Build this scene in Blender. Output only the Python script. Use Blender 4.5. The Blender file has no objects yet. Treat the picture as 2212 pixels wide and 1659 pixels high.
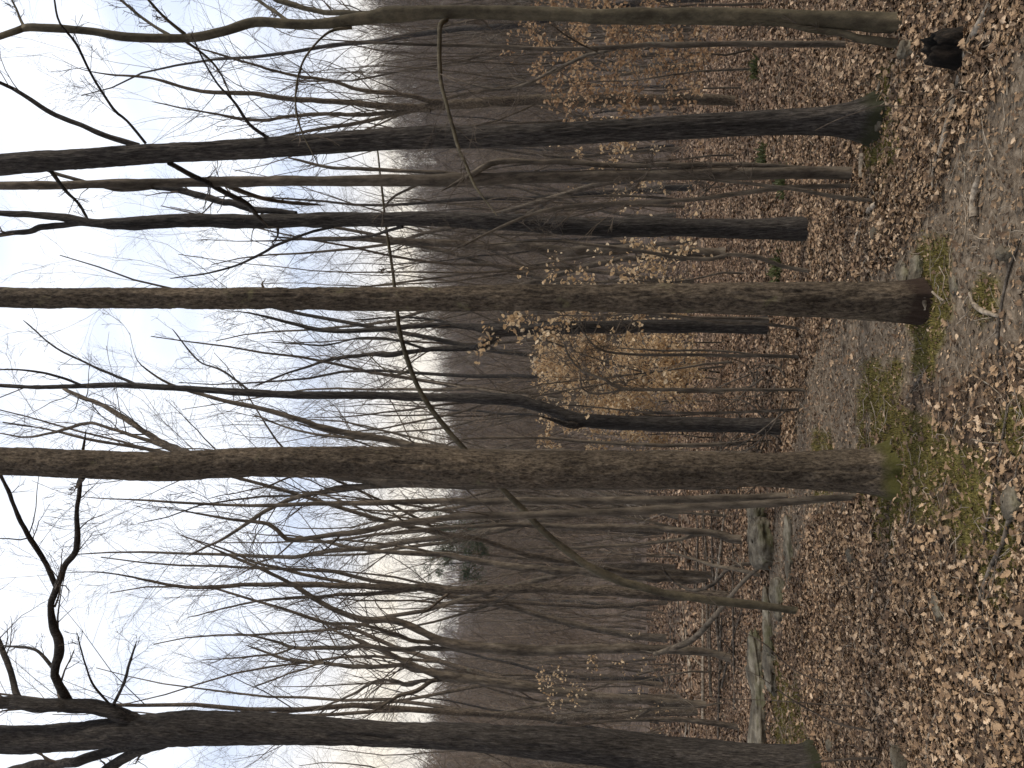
import bpy, math, random
import numpy as np
from mathutils import Matrix, Vector
R_ = math.radians
sc = bpy.context.scene
col = sc.collection

# ------------------------------------------------------------------ camera
PITCH = R_(6.0); FPX = 1750.0; W0, H0 = 2212.0, 1659.0; CAMZ = 1.6
Fv = np.array([0, math.cos(PITCH), math.sin(PITCH)])
Uv = np.array([0, -math.sin(PITCH), math.cos(PITCH)])
Rv = np.array([1.0, 0, 0])
CAM = np.array([0, 0, CAMZ])
cd = bpy.data.cameras.new('camera'); cam = bpy.data.objects.new('camera', cd); col.objects.link(cam)
cd.sensor_fit = 'HORIZONTAL'; cd.sensor_width = 36; cd.lens = 36 * FPX / W0
cd.clip_start = .05; cd.clip_end = 6000
m = Matrix.Identity(4)
for i, v in enumerate((-Uv, Rv, -Fv)):       # the phone was held upright: picture right is world down
    for k in range(3): m[k][i] = v[k]
m[2][3] = CAMZ
cam.matrix_world = m
sc.camera = cam
sc.view_settings.view_transform = 'Standard'; sc.view_settings.look = 'None'
sc.view_settings.exposure = 0.55; sc.view_settings.gamma = 1
sc.cycles.max_bounces = 5; sc.cycles.diffuse_bounces = 3; sc.cycles.volume_bounces = 0

# ------------------------------------------------------------------ sky and sun
SUN_EL, SUN_AZ = R_(40), R_(98)              # azimuth from the view direction (+Y) towards the right (+X)
w = bpy.data.worlds.new('World'); sc.world = w; w.use_nodes = True
nt = w.node_tree; nt.nodes.clear(); N = nt.nodes.new; L = nt.links.new
out = N('ShaderNodeOutputWorld'); bg = N('ShaderNodeBackground'); bg.inputs['Strength'].default_value = 0.12
sky = N('ShaderNodeTexSky'); sky.sky_type = 'NISHITA'; sky.sun_disc = False
sky.sun_elevation = SUN_EL; sky.sun_rotation = SUN_AZ; sky.air_density = 1.0; sky.dust_density = 2.0
tc = N('ShaderNodeTexCoord')
mp = N('ShaderNodeMapping'); mp.inputs['Scale'].default_value = (1.2, 1.2, 3.6); mp.inputs['Location'].default_value = (.35, .0, .75)
n1 = N('ShaderNodeTexNoise'); n1.inputs['Scale'].default_value = 1.7; n1.inputs['Detail'].default_value = 6; n1.inputs['Roughness'].default_value = .45
cr = N('ShaderNodeValToRGB'); cr.color_ramp.elements[0].position = .44; cr.color_ramp.elements[1].position = .60
cr.color_ramp.elements[0].color = (.18, .18, .18, 1); cr.color_ramp.elements[1].color = (1, 1, 1, 1)
cc = N('ShaderNodeMix'); cc.data_type = 'RGBA'      # cloud colour: creamy low, white high
sx = N('ShaderNodeSeparateXYZ'); mr = N('ShaderNodeMapRange'); mr.inputs[1].default_value = .24; mr.inputs[2].default_value = .40
cc.inputs[6].default_value = (6.9, 6.25, 5.2, 1); cc.inputs[7].default_value = (6.7, 7.0, 7.6, 1)
base = N('ShaderNodeMix'); base.data_type = 'RGBA'; base.inputs[0].default_value = .72; base.inputs[7].default_value = (4.6, 5.35, 6.9, 1)
mx = N('ShaderNodeMix'); mx.data_type = 'RGBA'
L(tc.outputs['Generated'], mp.inputs[0]); L(mp.outputs[0], n1.inputs[0]); L(n1.outputs[0], cr.inputs[0])
L(tc.outputs['Generated'], sx.inputs[0]); L(sx.outputs[2], mr.inputs[0]); L(mr.outputs[0], cc.inputs[0])
L(sky.outputs[0], base.inputs[6]); L(base.outputs[2], mx.inputs[6]); L(cc.outputs[2], mx.inputs[7]); L(cr.outputs[0], mx.inputs[0])
inv = N('ShaderNodeMath'); inv.operation = 'MULTIPLY_ADD'; inv.inputs[1].default_value = -.9; inv.inputs[2].default_value = .9; L(mr.outputs[0], inv.inputs[0])
mxx = N('ShaderNodeMath'); mxx.operation = 'MAXIMUM'; L(cr.outputs[0], mxx.inputs[0]); L(inv.outputs[0], mxx.inputs[1]); L(mxx.outputs[0], mx.inputs[0])
L(mx.outputs[2], bg.inputs[0]); L(bg.outputs[0], out.inputs[0])
sd = bpy.data.lights.new('sun', 'SUN'); sd.energy = 2.2; sd.angle = R_(9); sd.color = (1, .93, .82)
so = bpy.data.objects.new('sun', sd); col.objects.link(so)
sdir = Vector((math.sin(SUN_AZ) * math.cos(SUN_EL), math.cos(SUN_AZ) * math.cos(SUN_EL), math.sin(SUN_EL)))
so.rotation_euler = sdir.to_track_quat('Z', 'Y').to_euler()

# ------------------------------------------------------------------ numpy noise
def _h(i, j, k, s):
    with np.errstate(over='ignore'):
        n = (i.astype(np.uint32) * np.uint32(374761393) + j.astype(np.uint32) * np.uint32(668265263)
             + k.astype(np.uint32) * np.uint32(2147483647 // 3) + np.uint32(s * 974711 & 0xffffffff))
        n = (n ^ (n >> np.uint32(13))) * np.uint32(1274126177)
        n = n ^ (n >> np.uint32(16))
    return (n & np.uint32(0xffffff)).astype(np.float64) / 0xffffff
def vn(x, y, z=None, s=0):
    x = np.asarray(x, float); y = np.asarray(y, float); z = np.zeros_like(x) if z is None else np.asarray(z, float)
    x, y, z = x + 5000.5, y + 5000.5, z + 5000.5
    i, j, k = np.floor(x), np.floor(y), np.floor(z)
    u, v, t = x - i, y - j, z - k
    u, v, t = u*u*(3-2*u), v*v*(3-2*v), t*t*(3-2*t)
    i, j, k = i.astype(np.int64), j.astype(np.int64), k.astype(np.int64)
    r = 0
    for a in (0, 1):
        for b in (0, 1):
            for c in (0, 1):
                r = r + _h(i+a, j+b, k+c, s) * (u if a else 1-u) * (v if b else 1-v) * (t if c else 1-t)
    return r * 2 - 1
def fbm(x, y, z=None, o=4, s=0):
    r = 0; a = 1.; f = 1.
    for q in range(o):
        r = r + a * vn(x*f, y*f, None if z is None else z*f, s+q*7); a *= .5; f *= 2.03
    return r
def sst(t): t = np.clip(t, 0, 1); return t*t*(3-2*t)

# ------------------------------------------------------------------ terrain height
_T = [-180, -70, -40, -25, -18, -14, -9, -4, 0, 5.6, 10.4, 16, 21, 27, 45, 80, 180]
_E = [2, 4, 8.0, 8.4, 6.8, 4.4, 4.7, 7.2, 8.5, 9.5, 10, 11.2, 12.4, 12.8, 12, 6, 2]
def hgt(x, y, detail=True):
    x = np.asarray(x, float); y = np.asarray(y, float)
    r = np.hypot(x, y); th = np.degrees(np.arctan2(x, y))
    z = -np.clip(r - 8, 0, 47) * (.040 + .030 * sst((th + 6) / 9))
    rz = 260 * np.tan(np.radians(np.interp(th, _T, _E))) + 3
    t = np.clip((r - 52) / 208, 0, 1)
    up = t ** 1.25
    back = sst((r - 262) / 170)
    z = z + rz * up * (1 - .6 * back)
    far = 700 * np.tan(np.radians(9.6 + 0*th)) 
    z = z + (far - rz * .4) * sst((r - 400) / 300) * (1 - .5 * sst((r - 720) / 600))
    z = z + fbm(x / 45, y / 45, o=3, s=3) * 3.0 * sst((r - 40) / 80)
    if detail:
        z = z + fbm(x / 2.6, y / 2.6, o=3, s=11) * .05 * sst((r - 1) / 6) * (1 + sst((r - 9) / 10) * 1.5)
        nr = 1 - sst((r - 16) / 10)
        z = z + (fbm(x * 3.1, y * 3.1, o=4, s=5) * .016) * nr
    return z
def ray(x, y): return Fv + Rv * ((H0/2 - y) / FPX) + Uv * ((W0/2 - x) / FPX)
def P(x, y, D):                              # point seen at picture (x, y) on the plane D metres ahead
    d = ray(x, y); return CAM + d * (D / d[1])
def gnd(x, y):
    d = ray(x, y)
    for a, b, n in ((1.5, 60, 1200), (60, 400, 800)):
        t = np.linspace(a, b, n); q = CAM[None] + d[None] * t[:, None]; hit = q[:, 2] < hgt(q[:, 0], q[:, 1])
        if hit.any():
            k = int(np.argmax(hit)); t = np.linspace(t[max(k-1, 0)], t[k], 12); q = CAM[None] + d[None]*t[:, None]
            return q[int(np.argmax(q[:, 2] < hgt(q[:, 0], q[:, 1])))]
    return q[-1]
def wid(p, w): return w / FPX * float(np.dot(p - CAM, Fv))   # picture width to metres
def hz(x, y): return float(hgt(x, y))

# ------------------------------------------------------------------ object helpers
def mesh(name, v, f, mat, parent=None, smooth=True, uv=None):
    v = np.asarray(v, np.float32).reshape(-1, 3); f = np.asarray(f, np.int32)
    me = bpy.data.meshes.new(name); k = f.shape[1]
    me.vertices.add(len(v)); me.vertices.foreach_set('co', v.ravel())
    me.loops.add(f.size); me.loops.foreach_set('vertex_index', f.ravel())
    me.polygons.add(len(f)); me.polygons.foreach_set('loop_start', np.arange(0, f.size, k, dtype=np.int32))
    me.polygons.foreach_set('use_smooth', np.full(len(f), smooth, bool))
    me.materials.append(mat); me.update(calc_edges=True)
    o = bpy.data.objects.new(name, me); col.objects.link(o)
    if parent is not None: o.parent = parent
    return o
def empty(name, loc):
    o = bpy.data.objects.new(name, None); o.empty_display_size = .1; col.objects.link(o); o.location = tuple(loc); return o
def tag(o, label=None, cat=None, group=None, kind=None):
    if label: o['label'] = label
    if cat: o['category'] = cat
    if group: o['group'] = group
    if kind: o['kind'] = kind
    return o
def norm(a): return a / np.maximum(np.linalg.norm(a, axis=-1, keepdims=True), 1e-9)
def tubes(PT, RD, sides):                    # PT (M,N,3), RD (M,N) -> verts, quads
    M_, N_ = RD.shape
    T = np.gradient(PT, axis=1); T = norm(T)
    mt = norm(T.mean(1)); ref = np.where(np.abs(mt[:, 2:3]) > .8, np.array([[1., 0, 0]]), np.array([[0, 0, 1.]]))
    A = norm(np.cross(T, ref[:, None, :])); B = np.cross(T, A)
    an = np.arange(sides) / sides * 2 * math.pi
    V = PT[:, :, None] + RD[:, :, None, None] * (A[:, :, None] * np.cos(an)[:, None] + B[:, :, None] * np.sin(an)[:, None])
    idx = np.arange(M_ * N_ * sides).reshape(M_, N_, sides)
    a = idx[:, :-1]; b = np.roll(idx, -1, 2)[:, :-1]; c = np.roll(idx, -1, 2)[:, 1:]; d = idx[:, 1:]
    return V.reshape(-1, 3), np.stack([a, b, c, d], -1).reshape(-1, 4)
def join(parts):
    vs, fs, o = [], [], 0
    for v, f in parts:
        vs.append(v); fs.append(f + o); o += len(v)
    return np.concatenate(vs), np.concatenate(fs)
def spline(pts, step):                       # Catmull-Rom through (n,k)
    p = np.asarray(pts, float)
    if len(p) == 2: p = np.stack([p[0], (p[0]+p[1])/2, p[1]])
    e = np.concatenate([[2*p[0]-p[1]], p, [2*p[-1]-p[-2]]]); o = []
    for i in range(1, len(e)-2):
        n = max(2, int(np.linalg.norm(e[i+1][:3]-e[i][:3]) / step)); t = np.linspace(0, 1, n, endpoint=False)[:, None]
        a, b, c, d = e[i-1], e[i], e[i+1], e[i+2]
        o.append(.5*((2*b)+(-a+c)*t+(2*a-5*b+4*c-d)*t*t+(-a+3*b-3*c+d)*t**3))
    o.append(p[-1:]); return np.concatenate(o)
def spawn(PT, RD, k, rng, ang=(30, 55), lr=.5, rr=.6, wig=.15, up=.1, tmin=.2, n=6, rmin=.002, end=.25, Lfix=None, tmax=1.):
    M_, N_ = RD.shape
    i = np.repeat(np.arange(M_), k); K = len(i)
    t = rng.uniform(tmin, tmax, K) * (N_ - 1) * .999; j = t.astype(int); f = (t - j)[:, None]
    p0 = PT[i, j] * (1-f) + PT[i, j+1] * f; tan = norm(PT[i, j+1] - PT[i, j])
    r0 = (RD[i, j] * (1-f[:, 0]) + RD[i, j+1] * f[:, 0]) * rr
    Lp = np.linalg.norm(np.diff(PT, axis=1), axis=2).sum(1)[i] if Lfix is None else Lfix
    ln = Lp * lr * rng.uniform(.55, 1.25, K) * (1.2 - .6 * t / (N_-1))
    per = norm(np.cross(tan, rng.normal(size=(K, 3)))); a = np.radians(rng.uniform(*ang, K))[:, None]
    d = tan * np.cos(a) + per * np.sin(a)
    pts = [p0]
    for s in range(n-1):
        d = norm(d + rng.normal(size=(K, 3)) * wig + np.array([0, 0, up]))
        pts.append(pts[-1] + d * (ln / (n-1))[:, None])
    PT2 = np.stack(pts, 1); RD2 = np.maximum(r0[:, None] * np.linspace(1, end, n), rmin)
    return PT2, RD2

# ------------------------------------------------------------------ materials
def newmat(name, rough=.85, spec=.2):
    mt = bpy.data.materials.new(name); mt.use_nodes = True; b = mt.node_tree.nodes['Principled BSDF']
    b.inputs['Roughness'].default_value = rough; b.inputs['Specular IOR Level'].default_value = spec
    return mt, mt.node_tree.nodes, mt.node_tree.links, b
def ramp(ns, stops):
    r = ns.new('ShaderNodeValToRGB'); e = r.color_ramp.elements
    while len(e) < len(stops): e.new(.5)
    for k, (p, c) in enumerate(stops): e[k].position = p; e[k].color = (*c, 1)
    return r
def noise(ns, ls, vec, scale, detail=5, rough=.6):
    n = ns.new('ShaderNodeTexNoise'); n.inputs['Scale'].default_value = scale; n.inputs['Detail'].default_value = detail
    n.inputs['Roughness'].default_value = rough; ls.new(vec, n.inputs['Vector']); return n
def mixc(ns, ls, fac, a, b, mode='MIX'):
    x = ns.new('ShaderNodeMix'); x.data_type = 'RGBA'; x.blend_type = mode
    for s, v in ((0, fac), (6, a), (7, b)):
        if isinstance(v, (int, float)): x.inputs[s].default_value = v
        elif isinstance(v, tuple): x.inputs[s].default_value = (*v, 1)
        else: ls.new(v, x.inputs[s])
    return x.outputs[2]
def bark(name, dark, mid, light, lichen=None, lf=.55, sc1=28, stretch=.16, bump=.5, patch=1.6, foot=None):
    mt, ns, ls, b = newmat(name, .9, .15)
    t = ns.new('ShaderNodeTexCoord'); mpn = ns.new('ShaderNodeMapping'); mpn.inputs['Scale'].default_value = (1, 1, stretch)
    ls.new(t.outputs['Object'], mpn.inputs[0])
    n = noise(ns, ls, mpn.outputs[0], sc1, 9, .78)
    r = ramp(ns, [(.38, dark), (.50, mid), (.66, light)]); ls.new(n.outputs[0], r.inputs[0])
    n2 = noise(ns, ls, mpn.outputs[0], patch*4, 6, .7)
    r2 = ramp(ns, [(.36, (.55, .53, .50)), (.5, (.95, .93, .90)), (.64, (1.35, 1.30, 1.22))]); ls.new(n2.outputs[0], r2.inputs[0])
    c = mixc(ns, ls, 1.0, r.outputs[0], r2.outputs[0], 'MULTIPLY')
    if lichen:
        n3 = noise(ns, ls, t.outputs['Object'], 7, 6, .7); r3 = ramp(ns, [(lf, (0, 0, 0)), (lf+.1, (.75, .75, .75))]); ls.new(n3.outputs[0], r3.inputs[0])
        c = mixc(ns, ls, r3.outputs[0], c, lichen)
    for (fc, fh) in foot or ():
        sz = ns.new('ShaderNodeSeparateXYZ'); ls.new(t.outputs['Object'], sz.inputs[0])
        n4 = noise(ns, ls, t.outputs['Object'], 16, 9, .75)
        ma = ns.new('ShaderNodeMath'); ma.operation = 'MULTIPLY_ADD'; ls.new(n4.outputs[0], ma.inputs[0]); ma.inputs[1].default_value = fh*1.5; ls.new(sz.outputs[2], ma.inputs[2])
        mr_ = ns.new('ShaderNodeMapRange'); mr_.inputs[1].default_value = fh*1.25; mr_.inputs[2].default_value = fh*1.9; mr_.inputs[3].default_value = .92; mr_.inputs[4].default_value = 0; ls.new(ma.outputs[0], mr_.inputs[0])
        c = mixc(ns, ls, mr_.outputs[0], c, mixc(ns, ls, n4.outputs[0], tuple(v*.4 for v in fc), tuple(v*1.7 for v in fc)))
    ls.new(c, b.inputs['Base Color'])
    bp = ns.new('ShaderNodeBump'); bp.inputs['Strength'].default_value = bump; bp.inputs['Distance'].default_value = .02
    ls.new(n.outputs[0], bp.inputs['Height']); ls.new(bp.outputs[0], b.inputs['Normal'])
    return mt
M = {}
M['oak'] = bark('oak_bark', (.022, .018, .014), (.085, .068, .052), (.19, .155, .12), (.14, .14, .10), .60, 60, .25, .7)
M['oakbrown'] = bark('brown_bark', (.024, .019, .014), (.092, .072, .052), (.20, .163, .12), (.17, .15, .08), .62, 85, .38, .8)
M['dark'] = bark('dark_bark', (.012, .011, .010), (.042, .037, .033), (.11, .10, .09), None, .6, 95, .13, .8)
M['beech'] = bark('smooth_bark', (.05, .042, .028), (.08, .068, .045), (.12, .102, .07), (.22, .22, .19), .66, 22, .5, .2)
M['oakmoss'] = bark('mossy_foot_bark', (.024, .019, .014), (.092, .072, .052), (.20, .163, .12), (.17, .15, .08), .62, 85, .38, .8, foot=(((.075, .07, .018), .10),))
M['oakpeel'] = bark('peeled_foot_bark', (.024, .019, .014), (.092, .072, .052), (.20, .163, .12), (.17, .15, .08), .58, 80, .36, .8, foot=(((.034, .021, .015), .13),))
M['darkmoss'] = bark('dark_mossy_bark', (.015, .013, .012), (.05, .044, .038), (.125, .11, .10), None, .6, 95, .13, .8, foot=(((.030, .030, .014), .10),))
M['twig'] = bark('twig_bark', (.055, .044, .034), (.10, .08, .062), (.165, .137, .11), None, .6, 8, .6, .1)
M['grey'] = bark('grey_bark', (.042, .034, .026), (.09, .074, .057), (.16, .135, .105), (.16, .165, .13), .64, 20, .25, .3)
M['paletwig'] = bark('pale_twig_bark', (.10, .085, .068), (.19, .165, .135), (.33, .30, .255), None, .6, 8, .6, .1)
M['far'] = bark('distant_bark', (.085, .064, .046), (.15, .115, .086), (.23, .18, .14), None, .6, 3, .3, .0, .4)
M['deadwood'] = bark('dead_wood', (.10, .08, .06), (.22, .18, .135), (.36, .31, .25), (.27, .27, .22), .6, 25, .3, .4)
M['darkstick'] = bark('dark_stick_bark', (.03, .025, .02), (.08, .065, .05), (.16, .135, .11), None, .6, 25, .3, .4)

def rockmat():
    mt, ns, ls, b = newmat('rock', .85, .2); t = ns.new('ShaderNodeTexCoord')
    n = noise(ns, ls, t.outputs['Object'], 6, 9, .7); r = ramp(ns, [(.36, (.038, .030, .020)), (.5, (.10, .082, .056)), (.64, (.21, .18, .13))]); ls.new(n.outputs[0], r.inputs[0])
    n3 = noise(ns, ls, t.outputs['Object'], 2.2, 6, .65); r3 = ramp(ns, [(.53, (0, 0, 0)), (.63, (.8, .8, .8))]); ls.new(n3.outputs[0], r3.inputs[0])
    ls.new(mixc(ns, ls, r3.outputs[0], r.outputs[0], (.075, .07, .03)), b.inputs['Base Color'])
    bp = ns.new('ShaderNodeBump'); bp.inputs['Strength'].default_value = .6; bp.inputs['Distance'].default_value = .03
    ls.new(n.outputs[0], bp.inputs['Height']); ls.new(bp.outputs[0], b.inputs['Normal']); return mt
M['rock'] = rockmat()
def leafmat(name, stops, trans=.15):
    mt, ns, ls, b = newmat(name, .7, .25); g = ns.new('ShaderNodeNewGeometry'); t = ns.new('ShaderNodeTexCoord')
    r = ramp(ns, stops); ls.new(g.outputs['Random Per Island'], r.inputs[0])
    n = noise(ns, ls, t.outputs['Object'], 45, 3, .6); r2 = ramp(ns, [(.35, (.72, .70, .66)), (.65, (1.12, 1.1, 1.08))]); ls.new(n.outputs[0], r2.inputs[0])
    ls.new(mixc(ns, ls, 1.0, r.outputs[0], r2.outputs[0], 'MULTIPLY'), b.inputs['Base Color'])
    if trans:
        tr = ns.new('ShaderNodeBsdfTranslucent'); ls.new(r.outputs[0], tr.inputs[0]); ms = ns.new('ShaderNodeMixShader'); ms.inputs[0].default_value = trans
        ls.new(b.outputs[0], ms.inputs[1]); ls.new(tr.outputs[0], ms.inputs[2]); ls.new(ms.outputs[0], ns['Material Output'].inputs[0])
    return mt
M['litter'] = leafmat('leaf_litter', [(0, (.05, .032, .02)), (.3, (.13, .082, .05)), (.55, (.27, .18, .105)), (.8, (.44, .31, .185)), (1, (.64, .49, .33))])
def littermat():
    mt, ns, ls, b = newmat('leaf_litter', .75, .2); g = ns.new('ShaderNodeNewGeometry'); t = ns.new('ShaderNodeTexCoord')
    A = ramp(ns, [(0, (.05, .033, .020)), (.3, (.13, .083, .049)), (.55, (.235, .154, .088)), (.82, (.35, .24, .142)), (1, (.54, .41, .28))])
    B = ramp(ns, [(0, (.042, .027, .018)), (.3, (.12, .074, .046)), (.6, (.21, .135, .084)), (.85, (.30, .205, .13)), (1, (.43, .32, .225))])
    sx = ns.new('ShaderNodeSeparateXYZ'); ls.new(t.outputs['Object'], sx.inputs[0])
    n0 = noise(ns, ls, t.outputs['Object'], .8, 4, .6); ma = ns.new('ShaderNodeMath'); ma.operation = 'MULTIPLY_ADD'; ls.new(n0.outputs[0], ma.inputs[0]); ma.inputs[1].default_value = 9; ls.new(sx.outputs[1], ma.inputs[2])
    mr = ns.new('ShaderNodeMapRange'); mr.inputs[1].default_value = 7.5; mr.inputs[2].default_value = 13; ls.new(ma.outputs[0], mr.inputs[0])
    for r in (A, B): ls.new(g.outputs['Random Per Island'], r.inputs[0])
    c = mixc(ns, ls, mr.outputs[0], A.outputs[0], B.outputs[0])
    n = noise(ns, ls, t.outputs['Object'], 45, 3, .6); r2 = ramp(ns, [(.35, (.75, .73, .70)), (.65, (1.12, 1.1, 1.08))]); ls.new(n.outputs[0], r2.inputs[0])
    n5 = noise(ns, ls, t.outputs['Object'], 1.9, 5, .6); r5 = ramp(ns, [(.36, (.70, .68, .66)), (.6, (1.08, 1.06, 1.03))]); ls.new(n5.outputs[0], r5.inputs[0])
    c = mixc(ns, ls, 1.0, c, r2.outputs[0], 'MULTIPLY'); c = mixc(ns, ls, 1.0, c, r5.outputs[0], 'MULTIPLY'); ls.new(c, b.inputs['Base Color']); return mt
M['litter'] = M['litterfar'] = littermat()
M['golden'] = leafmat('golden_leaf', [(0, (.36, .23, .12)), (.4, (.56, .39, .215)), (.8, (.70, .53, .33)), (1, (.78, .65, .46))], .4)
M['orange'] = leafmat('orange_leaf', [(0, (.19, .11, .06)), (.4, (.32, .20, .11)), (.8, (.45, .30, .17)), (1, (.56, .42, .27))], .4)
M['moss'] = leafmat('moss_blade', [(0, (.055, .045, .014)), (.5, (.125, .103, .026)), (1, (.24, .195, .055))], .15)
M['pine'] = leafmat('pine_needle', [(0, (.03, .05, .025)), (.6, (.06, .09, .045)), (1, (.10, .13, .065))], .1)

def groundmat():
    mt, ns, ls, b = newmat('forest_floor', .95, .1); t = ns.new('ShaderNodeTexCoord')
    at = ns.new('ShaderNodeAttribute'); at.attribute_name = 'cover'; sp = ns.new('ShaderNodeSeparateColor'); ls.new(at.outputs['Color'], sp.inputs[0])
    n = noise(ns, ls, t.outputs['Object'], 9, 10, .75)
    soil = ramp(ns, [(.36, (.03, .021, .014)), (.5, (.10, .069, .046)), (.64, (.22, .155, .10))]); ls.new(n.outputs[0], soil.inputs[0])
    n2 = noise(ns, ls, t.outputs['Object'], 22, 10, .8)
    path = ramp(ns, [(.36, (.055, .040, .027)), (.5, (.135, .102, .070)), (.66, (.27, .215, .155))]); ls.new(n2.outputs[0], path.inputs[0])
    moss = ramp(ns, [(.36, (.04, .034, .014)), (.5, (.105, .088, .026)), (.66, (.20, .165, .05))]); ls.new(n2.outputs[0], moss.inputs[0])
    n3 = noise(ns, ls, t.outputs['Object'], 1.6, 12, .85)
    far = ramp(ns, [(.38, (.055, .040, .030)), (.5, (.115, .083, .061)), (.62, (.19, .14, .105))]); ls.new(n3.outputs[0], far.inputs[0])
    c = mixc(ns, ls, sp.outputs[2], soil.outputs[0], far.outputs[0])
    c = mixc(ns, ls, sp.outputs[0], c, path.outputs[0]); c = mixc(ns, ls, sp.outputs[1], c, moss.outputs[0])
    ls.new(c, b.inputs['Base Color'])
    bp = ns.new('ShaderNodeBump'); bp.inputs['Strength'].default_value = .7; bp.inputs['Distance'].default_value = .02
    ls.new(n2.outputs[0], bp.inputs['Height']); ls.new(bp.outputs[0], b.inputs['Normal']); return mt

# ------------------------------------------------------------------ ground masks (trail, moss) on the ground plane
TRAIL = [(2290, 330, .62), (2150, 440, .50), (2060, 570, .44), (1935, 720, .42), (1835, 810, .52), (1775, 920, .60), (1735, 1040, .48), (1700, 1160, .38), (1672, 1290, .30)]
_tr = [np.append(gnd(a, b_)[:2], h_) for a, b_, h_ in TRAIL]
TRP = spline(np.array(_tr), .08)
MOSS = [(1885, 845, .16), (1900, 900, .22), (1935, 960, .24), (1925, 1040, .30), (1870, 1030, .16), (1790, 1000, .14), (2010, 620, .17), (1995, 700, .17),
        (2100, 1090, .20), (2140, 1130, .16), (2150, 1220, .14), (2010, 1000, .16), (1725, 1600, .38), (1690, 1560, .3), (1672, 1470, .25), (1685, 1520, .3), (2125, 640, .09), (2190, 920, .10),
        (2180, 1190, .10), (1765, 1010, .16), (2060, 1010, .09), (2000, 1090, .12), (1905, 262, .22)]
MOP = np.array([np.append(gnd(a, b_)[:2], h_*1.25) for a, b_, h_ in MOSS])
def cover(x, y):
    x = np.asarray(x, float); y = np.asarray(y, float)
    pm = np.zeros_like(x); 
    near = (y > 1) & (y < 16) & (np.abs(x) < 9)
    xs, ys = x[near], y[near]
    best = np.full(xs.shape, 9.)
    for px, py, hw in TRP[::2]: best = np.minimum(best, np.hypot(xs-px, ys-py) / hw)
    e = fbm(xs*2.3, ys*2.3, o=4, s=21) * .30
    pm[near] = 1 - sst((best + e - .75) / .45)
    mm = np.zeros_like(x); b2 = np.full(xs.shape, 9.)
    for px, py, hw in MOP: b2 = np.minimum(b2, np.hypot(xs-px, ys-py) / hw)
    e2 = fbm(xs*7, ys*7, o=5, s=31) * .62
    mm[near] = 1 - sst((b2 + e2 - .75) / .5)
    return pm, mm

# ------------------------------------------------------------------ terrain: one sheet out to the horizon
fr = np.radians(np.arange(-38, 38.01, .25)); bk = np.radians(np.arange(42, 318.1, 4))
TH = np.concatenate([fr, bk]); RR = np.concatenate([[.01, .4, .8], np.exp(np.arange(math.log(1.2), math.log(3200), .0125))])
gx = RR[:, None] * np.sin(TH); gy = RR[:, None] * np.cos(TH)
gz = hgt(gx, gy); nr_, nt_ = gx.shape
ix = np.arange(nr_*nt_).reshape(nr_, nt_); nx = np.roll(ix, -1, 1)
ground = mesh('ground', np.stack([gx, gy, gz], -1), np.stack([ix[:-1], ix[1:], nx[1:], nx[:-1]], -1).reshape(-1, 4)[:, ::-1], groundmat())
tag(ground, kind='structure')
pm, mm = cover(gx.ravel(), gy.ravel()); rr0 = np.hypot(gx, gy).ravel()
ca = ground.data.color_attributes.new('cover', 'FLOAT_COLOR', 'POINT')
ca.data.foreach_set('color', np.stack([pm, mm, sst((rr0-12)/25), np.ones_like(pm)], -1).astype(np.float32).ravel())

# ------------------------------------------------------------------ big traced trees
def bark_trunk(path, origin, sides, step, amp, fz, seed, flare=0., lobes=5, fa=26., kink=0.):
    """path (n,4) x y z r; displaced tube with ridged bark; returns verts relative to origin"""
    S = spline(path, step); n = len(S); PT = S[:, :3]; RD = S[:, 3].clip(.002)
    if kink:
        dd = np.concatenate([[0], np.cumsum(np.linalg.norm(np.diff(PT, axis=0), axis=1))]); env = np.minimum(1, np.minimum(dd, dd[-1]-dd)*6)
        am = (kink*np.maximum(RD, .008)*env)[:, None]
        PT = PT+am*np.stack([fbm(dd*3.1, dd*0+q*9.7+seed, o=3, s=seed) for q in range(3)], 1)
        RD = RD*(1+.16*fbm(dd*5, dd*0+seed, o=3, s=seed+1))
    T = norm(np.gradient(PT, axis=0)); A = norm(np.cross(T, np.array([0, 1., .01]))); B = np.cross(T, A)
    an = np.arange(sides) / sides * 2 * math.pi; ca_, sa_ = np.cos(an), np.sin(an)
    dist = np.concatenate([[0], np.cumsum(np.linalg.norm(np.diff(PT, axis=0), axis=1))])[:, None] + 0*an
    fl = 1 + flare * np.exp(-np.clip(dist-.10, 0, 9) / .15) * (1 + .35 * np.cos(lobes*an + seed) + .25*np.cos(3*an+seed*2)) 
    rr = RD[:, None] * fl
    bx, by = rr*ca_, rr*sa_
    wob = 1 + .05 * fbm(ca_ * 1.2 + 0*dist, sa_*1.2 + 0*dist, dist * 2.2, o=3, s=seed)
    q = fbm(bx*fa*1.6, by*fa*1.6, dist*fz, o=4, s=seed+3)
    rid = 1 - np.abs(q) * 1.7
    rr = rr * wob + amp * (rid - .5)
    V = PT[:, None] + rr[..., None] * (A[:, None]*ca_[:, None] + B[:, None]*sa_[:, None])
    idx = np.arange(n*sides).reshape(n, sides); nn = np.roll(idx, -1, 1)
    F_ = np.stack([idx[:-1], nn[:-1], nn[1:], idx[1:]], -1).reshape(-1, 4)
    return V.reshape(-1, 3) - origin, F_
def tr3(pts, D, drift=0.):                   # traced (x, y, w) -> (X, Y, Z, r)
    o = []; n = len(pts)
    for k, (x, y, w_) in enumerate(pts):
        p = P(x, y, D + drift * k / max(1, n-1)); o.append([*p, wid(p, w_) / 2])
    return np.array(o)
def resamp(S, n): 
    d = np.concatenate([[0], np.cumsum(np.linalg.norm(np.diff(S[:, :3], axis=0), axis=1))]); t = np.linspace(0, d[-1], n)
    return np.stack([np.interp(t, d, S[:, k]) for k in range(S.shape[1])], 1)
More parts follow.
